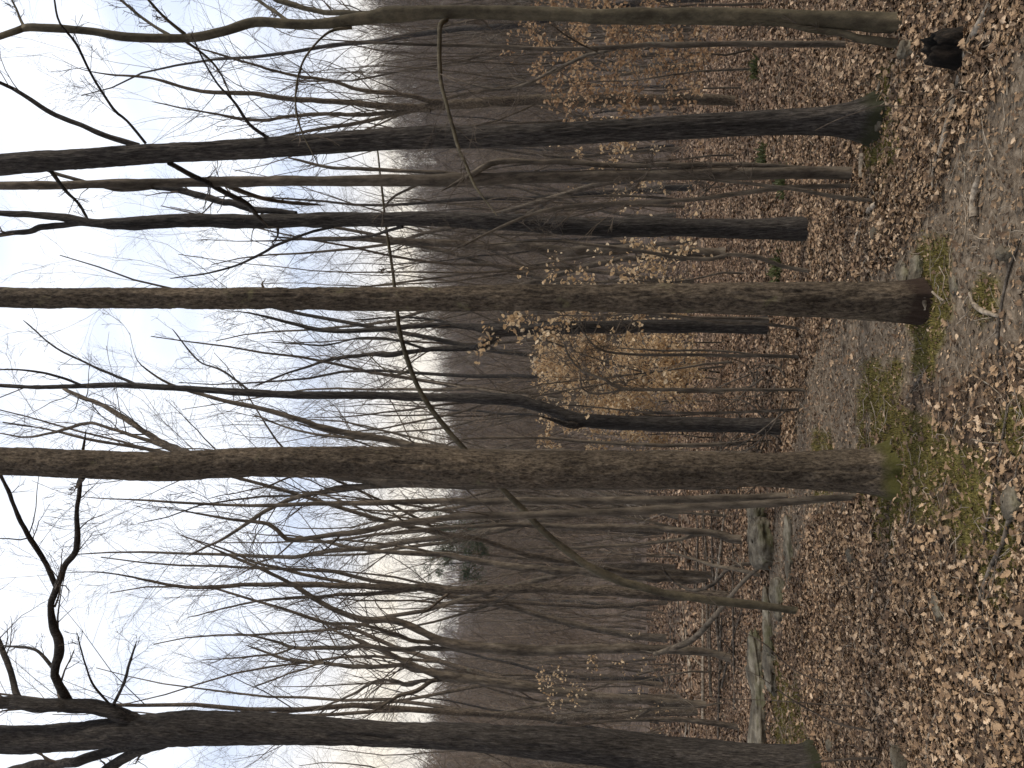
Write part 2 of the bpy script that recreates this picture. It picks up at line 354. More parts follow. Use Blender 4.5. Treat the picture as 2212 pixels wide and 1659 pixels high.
CLEAR = []
def traced(name, label, trunk, limbs=(), mat='grey', D=None, top=6., amp=.003, fz=7., flare=.0, sides=24, step=.05, fa=26., seed=1,
           twigs=(4, .5), crown=True, group=None, cat='tree', limbmat=None, fork=()):
    rng = np.random.default_rng(seed*77+5)
    if D is None: D = gnd(trunk[0][0], trunk[0][1])[1]
    A = tr3(trunk, D); A[:, 3] *= .86 if 12 < seed < 18 else 1
    bx, by = A[0, 0], A[0, 1]; bz = hz(bx, by)
    if A[0, 2] > bz:                          # carry the foot down to the ground
        A = np.concatenate([[[bx, by, bz, A[0, 3]]], A]) if A[0, 2] - bz > .1 else A
    A = np.concatenate([[[A[0, 0], A[0, 1], bz-.12, A[0, 3]]], [a for a in A if a[2] > bz+.01]])
    org = np.array([bx, by, bz]); root = empty(name, org); tag(root, label, cat, group)
    CLEAR.append((bx, by))
    if top > 0:                               # carry the stem on above the frame
        d = norm(A[-1, :3] - A[-2, :3]); q = A[-1].copy(); r0 = q[3]; m_ = 5
        for k in range(1, m_+1):
            d = norm(d + rng.normal(size=3)*.05 + np.array([0, 0, .06])); q = q.copy(); q[:3] += d*top/m_; q[3] = max(.008, r0*(1-.85*k/m_)); A = np.vstack([A, q])
    if top == 0:
        d = norm(A[-1, :3] - A[-3, :3]); ln = np.linalg.norm(A[-1, :3]-A[-3, :3])*.5
        for k in (1, 2, 3): q = A[-1].copy(); d = norm(d+rng.normal(size=3)*.15); q[:3] += d*ln*.5; q[3] = max(.0015, q[3]*.5); A = np.vstack([A, q])
    v, f = bark_trunk(A, org, sides, step, amp, fz, seed, flare, fa=fa, kink=.0 if seed < 5 else .12 if sides >= 28 else .35 if sides > 12 else .6)
    mesh('trunk', v, f, M[mat], root)
    tw = []
    S = resamp(spline(A, .2), 24)
    for li in limbs:
        dr = rng.uniform(-.8, .8)
        if isinstance(li, tuple): li, dr = li
        B = tr3(li, D, dr); B[:, 3] *= .80 if 12 < seed < 30 else .92
        if li[-1][0] <= 12 and top > 0 and li[-1][2] > 4:
            d = norm(B[-1, :3]-B[-2, :3]); e = B[-1].copy(); e[:3] += d*1.2; e[3] *= .4; B = np.vstack([B, e])
        if li[-1][0] > 12:
            d = norm(B[-1, :3]-B[-2, :3]); e = B[-1].copy(); e[:3] += d*B[-1, 3]*12; e[3] = .0012; B = np.vstack([B, e])
        sd_ = 12 if B[0, 3] > .012 else 7
        v, f = bark_trunk(B, org, sd_, max(.03, step), min(amp, B[:, 3].mean()*.08), fz, seed+9, 0, kink=.9)
        mesh('limb', v, f, M[limbmat or mat], root)
        Q = resamp(spline(B, .1), 10)[None]
        if twigs[0]:
            a = spawn(Q[..., :3]-org, Q[..., 3], int(twigs[0]*1.6)+1, rng, (22, 52), .3*twigs[1]*1.7, .30, .16, .05, .15, 7, .0018)
            b = spawn(*a, 5, rng, (25, 55), .45, .55, .2, .03, .2, 5, .0013)
            tw += [tubes(*a, 4), tubes(*b, 3)]
    if crown:
        U = S[12:][None] if top > 0 else S[10:][None]
        a = spawn(U[..., :3]-org, U[..., 3], 10, rng, (25, 55), .34 if top > 0 else .24, .30 if top > 0 else .2, .12, .05, .05, 9, .0022)
        b = spawn(*a, 6, rng, (25, 50), .5, .5, .15, .03, .2, 6, .0016)
        c = spawn(*b, 5, rng, (22, 50), .5, .6, .18, .02, .2, 5, .0012)
        tw += [tubes(*a, 6), tubes(*b, 4), tubes(*c, 3)]
    if tw:
        v, f = join(tw); mesh('crown', v, f, M['twig'], root)
    return root, D, S

exec_trees = []
# --- first row
traced('oak_tree', 'thick furrowed oak at the left edge, its foot in a mossy mound, forking high up',
 [(1745, 1668, 92), (1700, 1660, 86), (1560, 1645, 84), (1438, 1633, 80), (1300, 1615, 74), (1097, 1598, 62), (989, 1590, 57), (853, 1588, 50), (742, 1582, 54), (650, 1577, 60), (548, 1573, 66), (400, 1573, 72), (280, 1580, 62), (150, 1592, 58), (0, 1597, 54)],
 [([(300, 1560, 34), (220, 1538, 34), (120, 1524, 32), (0, 1515, 30)], -.1),
  ([(160, 1530, 16), (135, 1500, 20), (115, 1470, 20), (112, 1450, 19), (128, 1400, 22), (120, 1350, 19), (112, 1312, 16), (121, 1265, 16), (136, 1225, 15), (160, 1192, 14), (170, 1130, 11), (174, 1030, 10), (182, 960, 6)], -.3),
  ([(121, 1268, 13), (100, 1228, 12), (66, 1168, 12), (40, 1110, 10), (18, 1062, 9), (0, 1030, 8)], -.8),
  ([(50, 1525, 15), (30, 1495, 15), (15, 1440, 13), (0, 1388, 12)], .3),
  ([(120, 1450, 9), (80, 1408, 7), (40, 1398, 6), (15, 1396, 4), (0, 1392, 3)], .3),
  ([(240, 1530, 8), (262, 1484, 7), (272, 1462, 7), (290, 1402, 5)], -.5),
  ([(240, 1525, 6), (200, 1480, 5), (185, 1440, 4), (170, 1380, 3)], -.4),
  ([(330, 1595, 24), (260, 1618, 24), (160, 1645, 24), (80, 1656, 22), (0, 1672, 20)], .4),
  ([(380, 1596, 22), (290, 1628, 24), (235, 1662, 24), (190, 1700, 18)], .2)],
 'darkmoss', D=6.2, top=7, amp=.010, fz=5, flare=.35, sides=72, step=.03, fa=17, seed=1, twigs=(6, .45))
traced('oak_tree', 'brown flaky barked tree left of centre with a mossy flared foot beside the trail',
 [(1927, 1024, 80), (1861, 1020, 80), (1811, 1018, 84), (1646, 1015, 73), (1400, 1013, 78), (1097, 1014, 78), (878, 1001, 70), (576, 998, 62), (351, 1007, 61), (150, 1002, 60), (0, 996, 59)],
 [([(410, 985, 20), (380, 968, 16), (330, 943, 14), (240, 882, 12), (205, 868, 11), (150, 846, 9)], 1.6),
  ([(400, 985, 12), (330, 955, 10), (235, 924, 8), (190, 914, 8), (120, 932, 7), (60, 944, 5), (0, 936, 3)], 1.2),
  ([(180, 1030, 12), (170, 1045, 10)], .1)],
 'oakmoss', top=8, amp=.008, fz=9, flare=.75, sides=84, step=.018, fa=24, seed=2, twigs=(4, .5))
traced('oak_tree', 'straight brown trunk in the middle of the view with its bark peeled at the foot',
 [(1996, 652, 82), (1943, 651, 80), (1800, 648, 76), (1646, 646, 69), (1400, 644, 60), (1097, 644, 54), (800, 646, 50), (548, 645, 47), (250, 644, 44), (0, 642, 42)],
 [([(575, 632, 8), (566, 615, 5), (570, 608, 2)], .05)],
 'oakpeel', top=8, amp=.007, fz=8, flare=.28, sides=84, step=.018, fa=26, seed=3, twigs=(0, 0))
traced('oak_tree', 'dark ridged trunk leaning left with a widely flared foot, right of the trail',
 [(1892, 256, 66), (1861, 259, 60), (1811, 261, 56), (1646, 266, 51), (1350, 281, 47), (1097, 295, 44), (879, 298, 45), (700, 310, 44), (548, 321, 43), (351, 331, 41), (150, 345, 42), (0, 356, 43)],
 [([(300, 315, 14), (240, 298, 13), (180, 272, 12), (100, 235, 11), (30, 192, 9), (0, 178, 8)], -.2),
  ([(315, 310, 7), (275, 262, 6), (245, 235, 7), (200, 165, 6), (165, 95, 6), (130, 50, 5), (118, 0, 4)], -.6),
  ([(590, 305, 9), (540, 270, 8), (510, 225, 7), (470, 180, 5), (440, 130, 4), (420, 90, 3)], -.5),
  ([(365, 352, 12), (400, 372, 12), (450, 395, 13), (500, 420, 12), (540, 445, 11), (560, 470, 9)], .9),
  ([(110, 370, 10), (140, 410, 8), (170, 440, 7), (185, 465, 6)], .6)],
 'darkmoss', top=8, amp=.007, fz=4, flare=.85, sides=84, step=.02, fa=30, seed=4, twigs=(5, .45))
traced('beech_tree', 'smooth olive grey trunk at the right edge, two stems joined low down',
 [(1945, 55, 38), (1900, 50, 36), (1800, 42, 36), (1646, 37, 35), (1450, 34, 33), (1280, 36, 32), (1250, 32, 30), (1097, 28, 28), (950, 27, 28), (850, 32, 34), (800, 38, 26), (700, 52, 22), (620, 52, 20), (548, 48, 19), (480, 68, 20), (400, 82, 19), (275, 80, 19), (200, 68, 17), (100, 60, 17), (50, 60, 16), (0, 78, 13)],
 [([(1955, 96, 22), (1900, 93, 20), (1850, 84, 18), (1830, 74, 16), (1760, 62, 14), (1700, 52, 12), (1640, 46, 8)], -.02),
  ([(850, 28, 18), (790, 32, 14), (740, 26, 13), (700, 24, 12), (650, 14, 12), (600, -2, 11)], .3),
  ([(965, 42, 12), (950, 55, 12), (946, 90, 11), (950, 160, 10), (960, 205, 9), (985, 300, 8), (1005, 350, 7), (1020, 390, 6), (1040, 422, 5), (1065, 455, 3)], -.4),
  ([(760, 60, 8), (720, 66, 7), (690, 85, 5), (655, 130, 5), (640, 190, 5), (641, 250, 4), (660, 300, 3), (685, 350, 2)], -.3),
  ([(400, 74, 9), (350, 35, 7), (320, 0, 6)], -.2), ([(365, 75, 8), (320, 50, 7), (262, 0, 6)], .1),
  ([(50, 54, 7), (40, 35, 6), (25, 0, 4)], .1), ([(395, 85, 7), (430, 112, 6), (470, 150, 4), (500, 210, 3)], .4),
  ([(620, 44, 9), (590, 25, 8), (560, 2, 7)], .2)],
 'beech', top=7, amp=.001, fz=2, flare=.35, sides=36, step=.03, fa=6, seed=5, twigs=(5, .45))
traced('beech_tree', 'slim smooth tree behind the dark flared trunk, a side stem rejoining it at mid height',
 [(1843, 378, 24), (1780, 373, 26), (1646, 374, 27), (1350, 379, 26), (1097, 385, 26), (1020, 387, 28), (900, 390, 25), (700, 391, 22), (548, 391, 22), (300, 396, 20), (120, 400, 18), (0, 401, 17)],
 [([(1740, 362, 8), (1620, 356, 11), (1400, 357, 13), (1250, 356, 13), (1200, 351, 13), (1100, 349, 14), (1060, 353, 15), (1030, 370, 15), (1005, 384, 12)], -.05),
  ([(1010, 380, 10), (950, 372, 10), (880, 370, 9), (800, 365, 9), (720, 362, 8), (640, 345, 5)], .3),
  ([(480, 395, 12), (540, 420, 10), (600, 435, 9), (660, 440, 8)], .4),
  ([(330, 402, 14), (250, 408, 10), (140, 380, 8), (60, 352, 6)], .1),
  ([(900, 400, 6), (850, 425, 5), (830, 450, 4), (826, 480, 3)], .2)],
 'grey', top=7, amp=.0015, fz=3, flare=.2, sides=28, step=.04, fa=10, seed=6, twigs=(3, .5))
traced('oak_tree', 'dark upright trunk in the second row whose top forks in a narrow V',
 [(1745, 494, 50), (1700, 494, 46), (1646, 494, 43), (1450, 492, 41), (1300, 489, 40), (1200, 485, 38), (1097, 480, 37), (900, 472, 31), (800, 474, 31), (700, 475, 31), (548, 479, 30), (400, 477, 29), (280, 484, 28), (200, 482, 20), (140, 470, 17), (60, 463, 14), (0, 461, 13)],
 [([(220, 484, 20), (140, 487, 15), (60, 500, 14), (0, 508, 12)], .1),
  ([(640, 462, 14), (560, 455, 16), (500, 440, 16), (420, 422, 17), (350, 405, 15), (280, 396, 10)], .2),
  ([(720, 490, 8), (650, 510, 7), (580, 540, 7), (520, 570, 6), (450, 590, 4), (380, 600, 3)], .4),
  ([(600, 490, 8), (600, 512, 5), (588, 525, 4), (600, 530, 3), (640, 515, 3)], .1),
  ([(870, 490, 9), (800, 510, 7), (700, 520, 5), (600, 512, 4)], .6)],
 'dark', top=6, amp=.005, fz=4, flare=.15, sides=48, step=.035, fa=26, seed=7, twigs=(4, .5))
traced('maple_tree', 'bent slender tree with a broken stub at the kink, left of the golden leaves',
 [(1690, 921, 36), (1600, 919, 33), (1400, 915, 31), (1270, 909, 30), (1235, 903, 29), (1200, 889, 25), (1150, 873, 24), (1100, 863, 25), (1000, 860, 22), (900, 857, 19), (800, 854, 18), (700, 854, 17), (600, 852, 17), (500, 846, 16), (400, 839, 13), (250, 832, 12), (100, 836, 9), (0, 833, 8)],
 [([(1270, 912, 14), (1240, 922, 16), (1215, 914, 12)], -.1),
  ([(300, 834, 7), (200, 790, 6), (120, 750, 4), (60, 700, 3)], .3), ([(180, 834, 6), (120, 812, 6), (60, 800, 5), (0, 798, 4)], -.2),
  ([(540, 846, 6), (480, 800, 5), (430, 780, 4), (380, 720, 3)], .5)],
 'dark', top=5, amp=.003, fz=6, flare=.1, sides=36, step=.04, fa=26, seed=8, twigs=(4, .6))
traced('oak_tree', 'dark trunk behind the middle trunk, splitting into a straight and a bowed stem',
 [(1662, 702, 36), (1600, 702, 33), (1300, 706, 28), (1150, 711, 26), (1075, 714, 27), (1020, 706, 14), (960, 703, 12), (880, 706, 11), (800, 713, 10), (700, 714, 9), (640, 701, 7), (560, 680, 5)],
 [([(1085, 718, 18), (1060, 732, 17), (1035, 746, 15), (1000, 751, 14), (930, 755, 13), (860, 762, 12), (790, 768, 10), (720, 775, 8), (640, 800, 5), (560, 830, 3)], .3),
  ([(930, 757, 7), (860, 735, 6), (780, 730, 5), (700, 745, 4), (600, 740, 3)], .2),
  ([(1000, 705, 6), (940, 690, 6), (860, 685, 5), (780, 690, 4)], .5)],
 'dark', top=0, amp=.004, fz=5, flare=.15, sides=32, step=.05, fa=22, seed=9, twigs=(9, .8))
traced('leaning_sapling', 'long thin sapling arching far to the right behind both brown trunks',
 [(1706, 1318, 16), (1640, 1309, 18), (1560, 1299, 19), (1450, 1284, 18), (1380, 1268, 18), (1330, 1252, 18), (1250, 1208, 17), (1180, 1152, 15), (1130, 1102, 14), (1090, 1062, 13), (1050, 1022, 12), (1000, 968, 12), (955, 915, 11), (910, 850, 11), (880, 775, 10), (862, 700, 9), (850, 600, 7), (835, 500, 6), (824, 400, 5), (815, 320, 3)],
 [([(890, 795, 5), (850, 810, 4), (800, 770, 3)], .2), ([(1010, 980, 6), (1070, 1035, 5), (1110, 1050, 3)], .2)],
 'beech', D=6.6, top=0, amp=.0008, fz=2, sides=16, step=.04, fa=6, seed=10, twigs=(4, .8), crown=False)
traced('ash_tree', 'slender pale stem just left of the mossy footed trunk, bending left as it rises',
 [(1852, 1070, 13), (1800, 1076, 16), (1750, 1080, 17), (1646, 1088, 18), (1500, 1095, 18), (1400, 1101, 18), (1250, 1108, 17), (1110, 1113, 16), (1000, 1115, 15), (921, 1124, 14), (853, 1131, 13), (786, 1148, 12), (718, 1156, 11), (633, 1166, 10), (610, 1158, 9), (580, 1132, 8), (500, 1122, 6), (420, 1108, 4)],
 [([(640, 1163, 6), (600, 1200, 4), (560, 1215, 4), (520, 1240, 3)], .4), ([(740, 1152, 5), (700, 1190, 4), (690, 1178, 3), (640, 1215, 3)], -.2),
  ([(900, 1122, 6), (800, 1105, 5), (700, 1070, 4), (600, 1060, 3)], .3)],
 'grey', top=0, amp=.001, fz=3, sides=18, step=.05, fa=8, seed=11, twigs=(6, .8))
traced('ash_tree', 'very straight thin stem rising between the bending pale stem and the brown trunk',
 [(1700, 1072, 18), (1500, 1079, 18), (1300, 1081, 16), (1097, 1082, 15), (900, 1083, 13), (700, 1088, 10), (500, 1091, 7), (300, 1080, 4)],
 [([(1050, 1086, 7), (950, 1100, 6), (860, 1104, 5), (760, 1100, 3)], .3)], 'grey', top=0, amp=.001, fz=3, sides=14, step=.08, fa=8, seed=12, twigs=(6, .8))
traced('oak_tree', 'thick dark trunk half hidden behind the brown trunk, a limb forking off to the left',
 [(1560, 1040, 40), (1300, 1040, 38), (1097, 1042, 36), (950, 1040, 34), (850, 1038, 32), (760, 1030, 26), (650, 1015, 20), (500, 1000, 14)],
 [([(820, 1048, 18), (760, 1053, 16), (700, 1062, 14), (640, 1076, 13), (580, 1100, 11), (520, 1140, 9), (470, 1170, 7), (420, 1195, 5)], .4)],
 'grey', D=9.8, top=3, amp=.003, fz=5, sides=28, step=.06, fa=20, seed=13, twigs=(8, .8))
traced('ash_tree', 'tall stem with a short broken stub pointing left, behind the arching sapling',
 [(1574, 1290, 30), (1500, 1286, 27), (1334, 1280, 26), (1151, 1271, 22), (984, 1274, 22), (930, 1268, 19), (822, 1268, 17), (694, 1263, 15), (549, 1263, 12), (400, 1268, 8), (250, 1240, 4)],
 [([(975, 1277, 9), (950, 1296, 8), (925, 1315, 6)], -.2), ([(900, 1274, 12), (790, 1281, 11), (713, 1287, 9), (620, 1292, 8), (549, 1300, 6), (420, 1330, 3)], .4),
  ([(760, 1262, 8), (660, 1240, 9), (560, 1217, 7), (480, 1185, 5), (400, 1160, 3)], .3)],
 'oak', top=0, amp=.002, fz=5, sides=20, step=.07, fa=12, seed=14, twigs=(10, .8))
traced('maple_tree', 'forking dark tree left of the stubbed stem, its limbs crossing to the right',
 [(1608, 1430, 20), (1544, 1412, 19), (1435, 1402, 22), (1250, 1402, 25), (1150, 1405, 26), (1057, 1399, 27), (972, 1391, 25), (935, 1375, 19), (904, 1361, 18), (853, 1342, 16), (786, 1338, 15), (718, 1314, 13), (650, 1273, 11), (600, 1245, 9), (549, 1222, 8), (450, 1180, 4)],
 [([(1010, 1402, 15), (900, 1403, 13), (803, 1399, 13), (701, 1399, 11), (637, 1398, 9), (593, 1384, 7), (520, 1370, 4)], .5),
  ([(972, 1391, 13), (920, 1388, 12), (887, 1385, 11), (853, 1371, 10), (786, 1350, 9), (700, 1345, 6), (600, 1310, 4)], -.4),
  ([(637, 1398, 7), (600, 1412, 6), (549, 1418, 5), (450, 1425, 3)], .2)],
 'grey', D=10.5, top=0, amp=.002, fz=5, sides=18, step=.07, fa=12, seed=15, twigs=(12, .9))
traced('maple_tree', 'spreading tree near the oak at the left edge, dividing into many rising limbs',
 [(1530, 1524, 18), (1400, 1512, 20), (1250, 1500, 22), (1107, 1480, 22), (1020, 1468, 21), (955, 1459, 20), (904, 1442, 16), (819, 1402, 11), (740, 1370, 7)],
 [([(955, 1459, 14), (870, 1439, 13), (786, 1442, 12), (701, 1432, 10), (620, 1425, 8), (549, 1400, 5)], .4),
  ([(955, 1465, 13), (900, 1490, 11), (850, 1510, 9), (810, 1535, 7)], -.5), ([(930, 1470, 10), (880, 1478, 9), (820, 1470, 8), (760, 1500, 7), (690, 1530, 5)], .7),
  ([(701, 1432, 6), (640, 1450, 5), (560, 1480, 4)], .3)],
 'grey', D=14, top=0, amp=.002, fz=5, sides=16, step=.09, fa=10, seed=16, twigs=(14, .9))
traced('ash_tree', 'light brown stem fanning into four rising shoots, right of the dark leaning trunk',
 [(1745, 215, 22), (1500, 214, 28), (1300, 215, 28), (1100, 218, 26), (1000, 226, 24), (912, 231, 17), (830, 229, 16), (714, 219, 14), (631, 215, 13), (549, 203, 12), (430, 196, 9), (330, 170, 7), (230, 160, 4)],
 [([(985, 229, 13), (929, 219, 12), (879, 205, 12), (780, 192, 11), (714, 175, 9), (631, 162, 8), (549, 139, 7), (430, 105, 4)], -.4),
  ([(960, 233, 14), (879, 241, 13), (813, 245, 12), (714, 246, 11), (631, 251, 10), (549, 259, 8), (430, 240, 5), (340, 222, 3)], .3),
  ([(930, 238, 13), (846, 249, 12), (813, 257, 11), (747, 268, 10), (664, 284, 8), (600, 297, 6), (520, 320, 4)], .7)],
 'oakbrown', D=11, top=0, amp=.002, fz=4, sides=20, step=.07, fa=12, seed=17, twigs=(12, .8))
traced('ash_tree', 'thin knotty stem beside the right edge trunk, forking about halfway up',
 [(1832, 95, 15), (1700, 95, 14), (1600, 95, 13), (1500, 96, 12), (1400, 97, 11), (1350, 101, 10), (1200, 106, 9), (1050, 100, 8), (900, 95, 6), (760, 90, 4)],
 [([(1330, 106, 9), (1270, 122, 10), (1200, 150, 9), (1130, 185, 8), (1060, 192, 6), (980, 170, 4)], .5), ([(1290, 112, 5), (1240, 90, 5), (1200, 60, 4)], -.3)],
 'grey', top=0, amp=.0015, fz=4, sides=14, step=.06, fa=10, seed=18, twigs=(7, .8))
for k, (lb, tr, lm, D_, mt_) in enumerate([
 ('dead grey pole leaning right, its foot in the leaves left of the dark flared trunk', [(1892, 438, 9), (1800, 424, 9), (1700, 408, 8), (1550, 390, 6)], [([(1550, 390, 4), (1520, 420, 3)], .1)], None, 'grey'),
 ('forked sapling standing between the slim smooth tree and the dark V topped trunk', [(1842, 398, 9), (1740, 404, 10), (1620, 415, 10), (1500, 432, 10), (1330, 438, 9), (1200, 450, 9), (1130, 470, 7), (1060, 500, 5), (980, 540, 3)], [([(1480, 434, 7), (1400, 425, 6), (1300, 423, 5), (1180, 428, 4)], .2)], None, 'grey'),
 ('short crooked sapling right of the middle trunk, its foot bent to the left', [(1752, 592, 10), (1690, 575, 10), (1640, 556, 10), (1570, 550, 9), (1540, 560, 8), (1460, 556, 8), (1400, 545, 8), (1270, 527, 7), (1180, 520, 5), (1060, 528, 3)], [], None, 'grey'),
 ('shadowy grey trunk seen between the crooked sapling and the V topped trunk', [(1690, 548, 26), (1500, 545, 24), (1300, 541, 22), (1050, 530, 18), (850, 520, 14), (700, 515, 8)], [], 12., 'grey'),
 ('thin pole beside the golden leaves, leaning across the foot of the split dark trunk', [(1732, 716, 7), (1640, 700, 7), (1560, 698, 6), (1440, 682, 5), (1300, 668, 3)], [], None, 'darkstick'),
 ('slim forked sapling in front of the golden leaves with two parallel stems', [(1732, 770, 7), (1640, 768, 8), (1500, 768, 7), (1360, 764, 6), (1290, 752, 4), (1250, 700, 3)], [([(1650, 768, 4), (1560, 758, 5), (1440, 756, 5), (1350, 752, 3)], .1)], None, 'grey'),
 ('crooked sapling in the golden leaves whose top breaks into zigzag twigs', [(1742, 844, 8), (1640, 842, 8), (1500, 841, 8), (1350, 840, 8), (1310, 820, 7), (1260, 802, 5), (1230, 770, 4), (1220, 740, 3)], [([(1345, 842, 6), (1290, 852, 5), (1255, 838, 4), (1252, 790, 3), (1230, 760, 2)], .1)], None, 'grey'),
 ('thin dark pole between the bent slender tree and the golden leaves', [(1730, 882, 6), (1600, 890, 6), (1450, 893, 6), (1350, 886, 4), (1250, 876, 3)], [], None, 'darkstick'),
 ('pale sapling squeezed between the bent slender tree and the mossy footed trunk', [(1690, 958, 9), (1600, 958, 9), (1480, 962, 9), (1380, 960, 8), (1270, 955, 7), (1150, 945, 6), (1000, 950, 5)], [], 9., 'grey'),
 ('tree behind the mossy footed trunk whose long thin limb bows out to the right', [(1500, 985, 20), (1200, 980, 18), (1000, 972, 17), (900, 962, 17), (800, 944, 15), (700, 922, 13), (600, 892, 12), (520, 874, 10), (430, 850, 8), (365, 828, 6), (320, 800, 4)], [([(830, 950, 8), (740, 945, 7), (640, 930, 5), (560, 900, 4)], .4)], 8.6, 'grey'),
 ('thin snag with a ragged foot below the left end of the rock ledge', [(1600, 1575, 12), (1560, 1564, 12), (1480, 1555, 10), (1380, 1555, 7), (1300, 1560, 4)], [], None, 'darkstick'),
 ('stocky dark trunk seen just right of the oak at the left edge', [(1528, 1524, 16), (1440, 1518, 18), (1330, 1512, 16), (1280, 1514, 12), (1180, 1520, 8), (1080, 1540, 4)], [([(1440, 1520, 8), (1400, 1535, 6), (1360, 1560, 3)], .2)], 15, 'grey'),
 ('mid sized grey trunk with a mossy foot, directly behind the arching sapling', [(1500, 1248, 20), (1400, 1246, 18), (1250, 1236, 17), (1097, 1222, 15), (950, 1198, 12), (800, 1190, 9), (650, 1160, 5)], [([(950, 1198, 8), (860, 1180, 6), (740, 1165, 4)], .2)], 14, 'grey'),
 ('slim pair stemmed tree left of the boulder', [(1600, 1165, 20), (1520, 1150, 16), (1400, 1140, 14), (1250, 1138, 13), (1100, 1135, 10), (950, 1140, 7), (850, 1150, 4)], [([(1530, 1152, 8), (1440, 1170, 8), (1300, 1180, 7), (1150, 1185, 4)], .3)], 9.5, 'grey'),
 ]):
    traced('sapling' if tr[0][2] < 12 else 'slender_tree', lb, tr, lm, mt_, D=D_, top=0, amp=.0008, fz=3, sides=12, step=.07, fa=8, seed=30+k, twigs=(5, .8), crown=tr[0][2] > 6)

# ------------------------------------------------------------------ procedural woodland
def wood_variant(seed, H, r, forks, low=.3):
    rng = np.random.default_rng(seed); n = 16
    d = np.array([rng.normal()*.04, rng.normal()*.04, 1.]); p = np.array([0, 0, -.15]); pts = [p]
    for k in range(n-1):
        d = norm(d + rng.normal(size=3)*.075*np.array([1, 1, 0]) + np.array([0, 0, .10])); p = p + d*H/(n-1); pts.append(p)
    T = np.array(pts)[None]; RD = (r*np.linspace(1, .12, n)**.9)[None]; RD[0, 0] *= 1.25
    parts = [tubes(T, RD, 10)]; main = [(T, RD)]
    if forks:
        F = spawn(T, RD, forks, rng, (12, 24), .62, .70, .07, .12, .2, 12, .01, .15, tmax=.4); parts.append(tubes(*F, 8)); main.append(F)
    tr = join(parts); tw = []
    for (a, b) in main:
        l1 = spawn(a, b, 11 if a is T else 5, rng, (25, 52), .25, .28, .12, .06, low, 8, .0034)
        l2 = spawn(*l1, 7, rng, (25, 50), .5, .5, .18, .03, .15, 6, .0020)
        l3 = spawn(*l2, 7, rng, (22, 50), .5, .6, .2, .02, .15, 5, .0013)
        tw += [tubes(*l1, 5), tubes(*l2, 4), tubes(*l3, 3)]
    return tr, join(tw)
class Kit:
    def __init__(s, seed, H, r, forks, mat, low=.3, tw='twig'):
        s.tw = tw
        (tv, tf), (cv, cf) = wood_variant(seed, H, r, forks, low)
        s.src = None; s.args = (tv, tf, cv, cf, mat)
    def place(s, name, x, y, rz, sc_, label, cat, group):
        e = empty(name, (x, y, hz(x, y))); e.rotation_euler = (0, 0, rz); e.scale = (sc_,)*3; tag(e, label, cat, group)
        if s.src is None:
            tv, tf, cv, cf, mat = s.args
            s.src = (mesh('trunk', tv, tf, M[mat], e), mesh('crown', cv, cf, M[s.tw], e))
        else:
            for o in s.src:
                c = o.copy(); c.parent = e; col.objects.link(c)
        return e
kits = [Kit(100+i, 13.5+1.4*(i % 4), .058+.017*(i % 4), (0, 0, 2, 1, 3)[i % 5], ('grey', 'dark', 'oak', 'grey', 'oakbrown')[i % 5], .22+.05*(i % 3)) for i in range(10)]
rng = np.random.default_rng(4)
ZN = [('bare grey tree among the near slope woodland on the left, beyond the rock ledge', 'bare trees beyond the rock ledge'),
      ('bare grey tree standing in the middle of the woodland behind the two brown trunks', 'bare trees behind the brown trunks'),
      ('bare grey tree of the woodland on the right, beyond the dark leaning trunk', 'bare trees beyond the dark leaning trunk'),
      ('distant bare tree at the foot of the wooded hill on the left', 'distant trees at the hill foot, left'),
      ('distant bare tree at the foot of the wooded hill in the centre', 'distant trees at the hill foot, centre'),
      ('distant bare tree at the foot of the wooded hill on the right', 'distant trees at the hill foot, right')]
EDGE = [(1633, 'left edge oak'), (1402, 'forking dark tree'), (1272, 'arching sapling'), (1013, 'mossy footed trunk'), (915, 'bent slender tree'), (644, 'middle trunk'), (491, 'V topped trunk'), (379, 'slim smooth tree'), (280, 'dark leaning trunk'), (37, 'right edge trunk')]
ORD = 'first second third fourth fifth sixth seventh eighth ninth tenth eleventh twelfth thirteenth fourteenth fifteenth sixteenth seventeenth eighteenth'.split()
def gap_labels(items, what):                 # items: (empty, x, y); label by its place between two named trunks
    g = {}
    for e, x, y in items:
        py = H0/2 - FPX*x/y*math.cos(PITCH)
        k = sum(py < q[0] for q in EDGE)
        g.setdefault(k, []).append((-py, e))
    for k, l in g.items():
        for n_, (_, e) in enumerate(sorted(l, key=lambda t: t[0])):
            if 0 < k < len(EDGE) and n_ < len(ORD): e['label'] = '%s, %s from left between %s and %s' % (what, ORD[n_], EDGE[k-1][1], EDGE[k][1])
placed = []; mids = []
tries = 0
while len(placed) < 210 and tries < 9000:
    tries += 1
    r = math.sqrt(rng.uniform(12.5**2, 62**2)); th = R_(rng.uniform(-40, 40)); x, y = r*math.sin(th), r*math.cos(th)
    if r < 18 and rng.random() < .35: continue
    if min([math.hypot(x-a, y-b) for a, b in placed] or [9]) < 1.3: continue
    if min(math.hypot(x-a, y-b) for a, b in CLEAR) < 1.2: continue
    placed.append((x, y)); z = (0 if th < -.14 else 1 if th < .14 else 2) + (3 if r > 34 else 0)
    e_ = kits[rng.integers(len(kits))].place('bare_tree', x, y, rng.uniform(0, 6.28), rng.uniform(.75, 1.15), ZN[z][0], 'tree', ZN[z][1])
    if r <= 34: mids.append((e_, x, y))
gap_labels(mids, 'background tree')
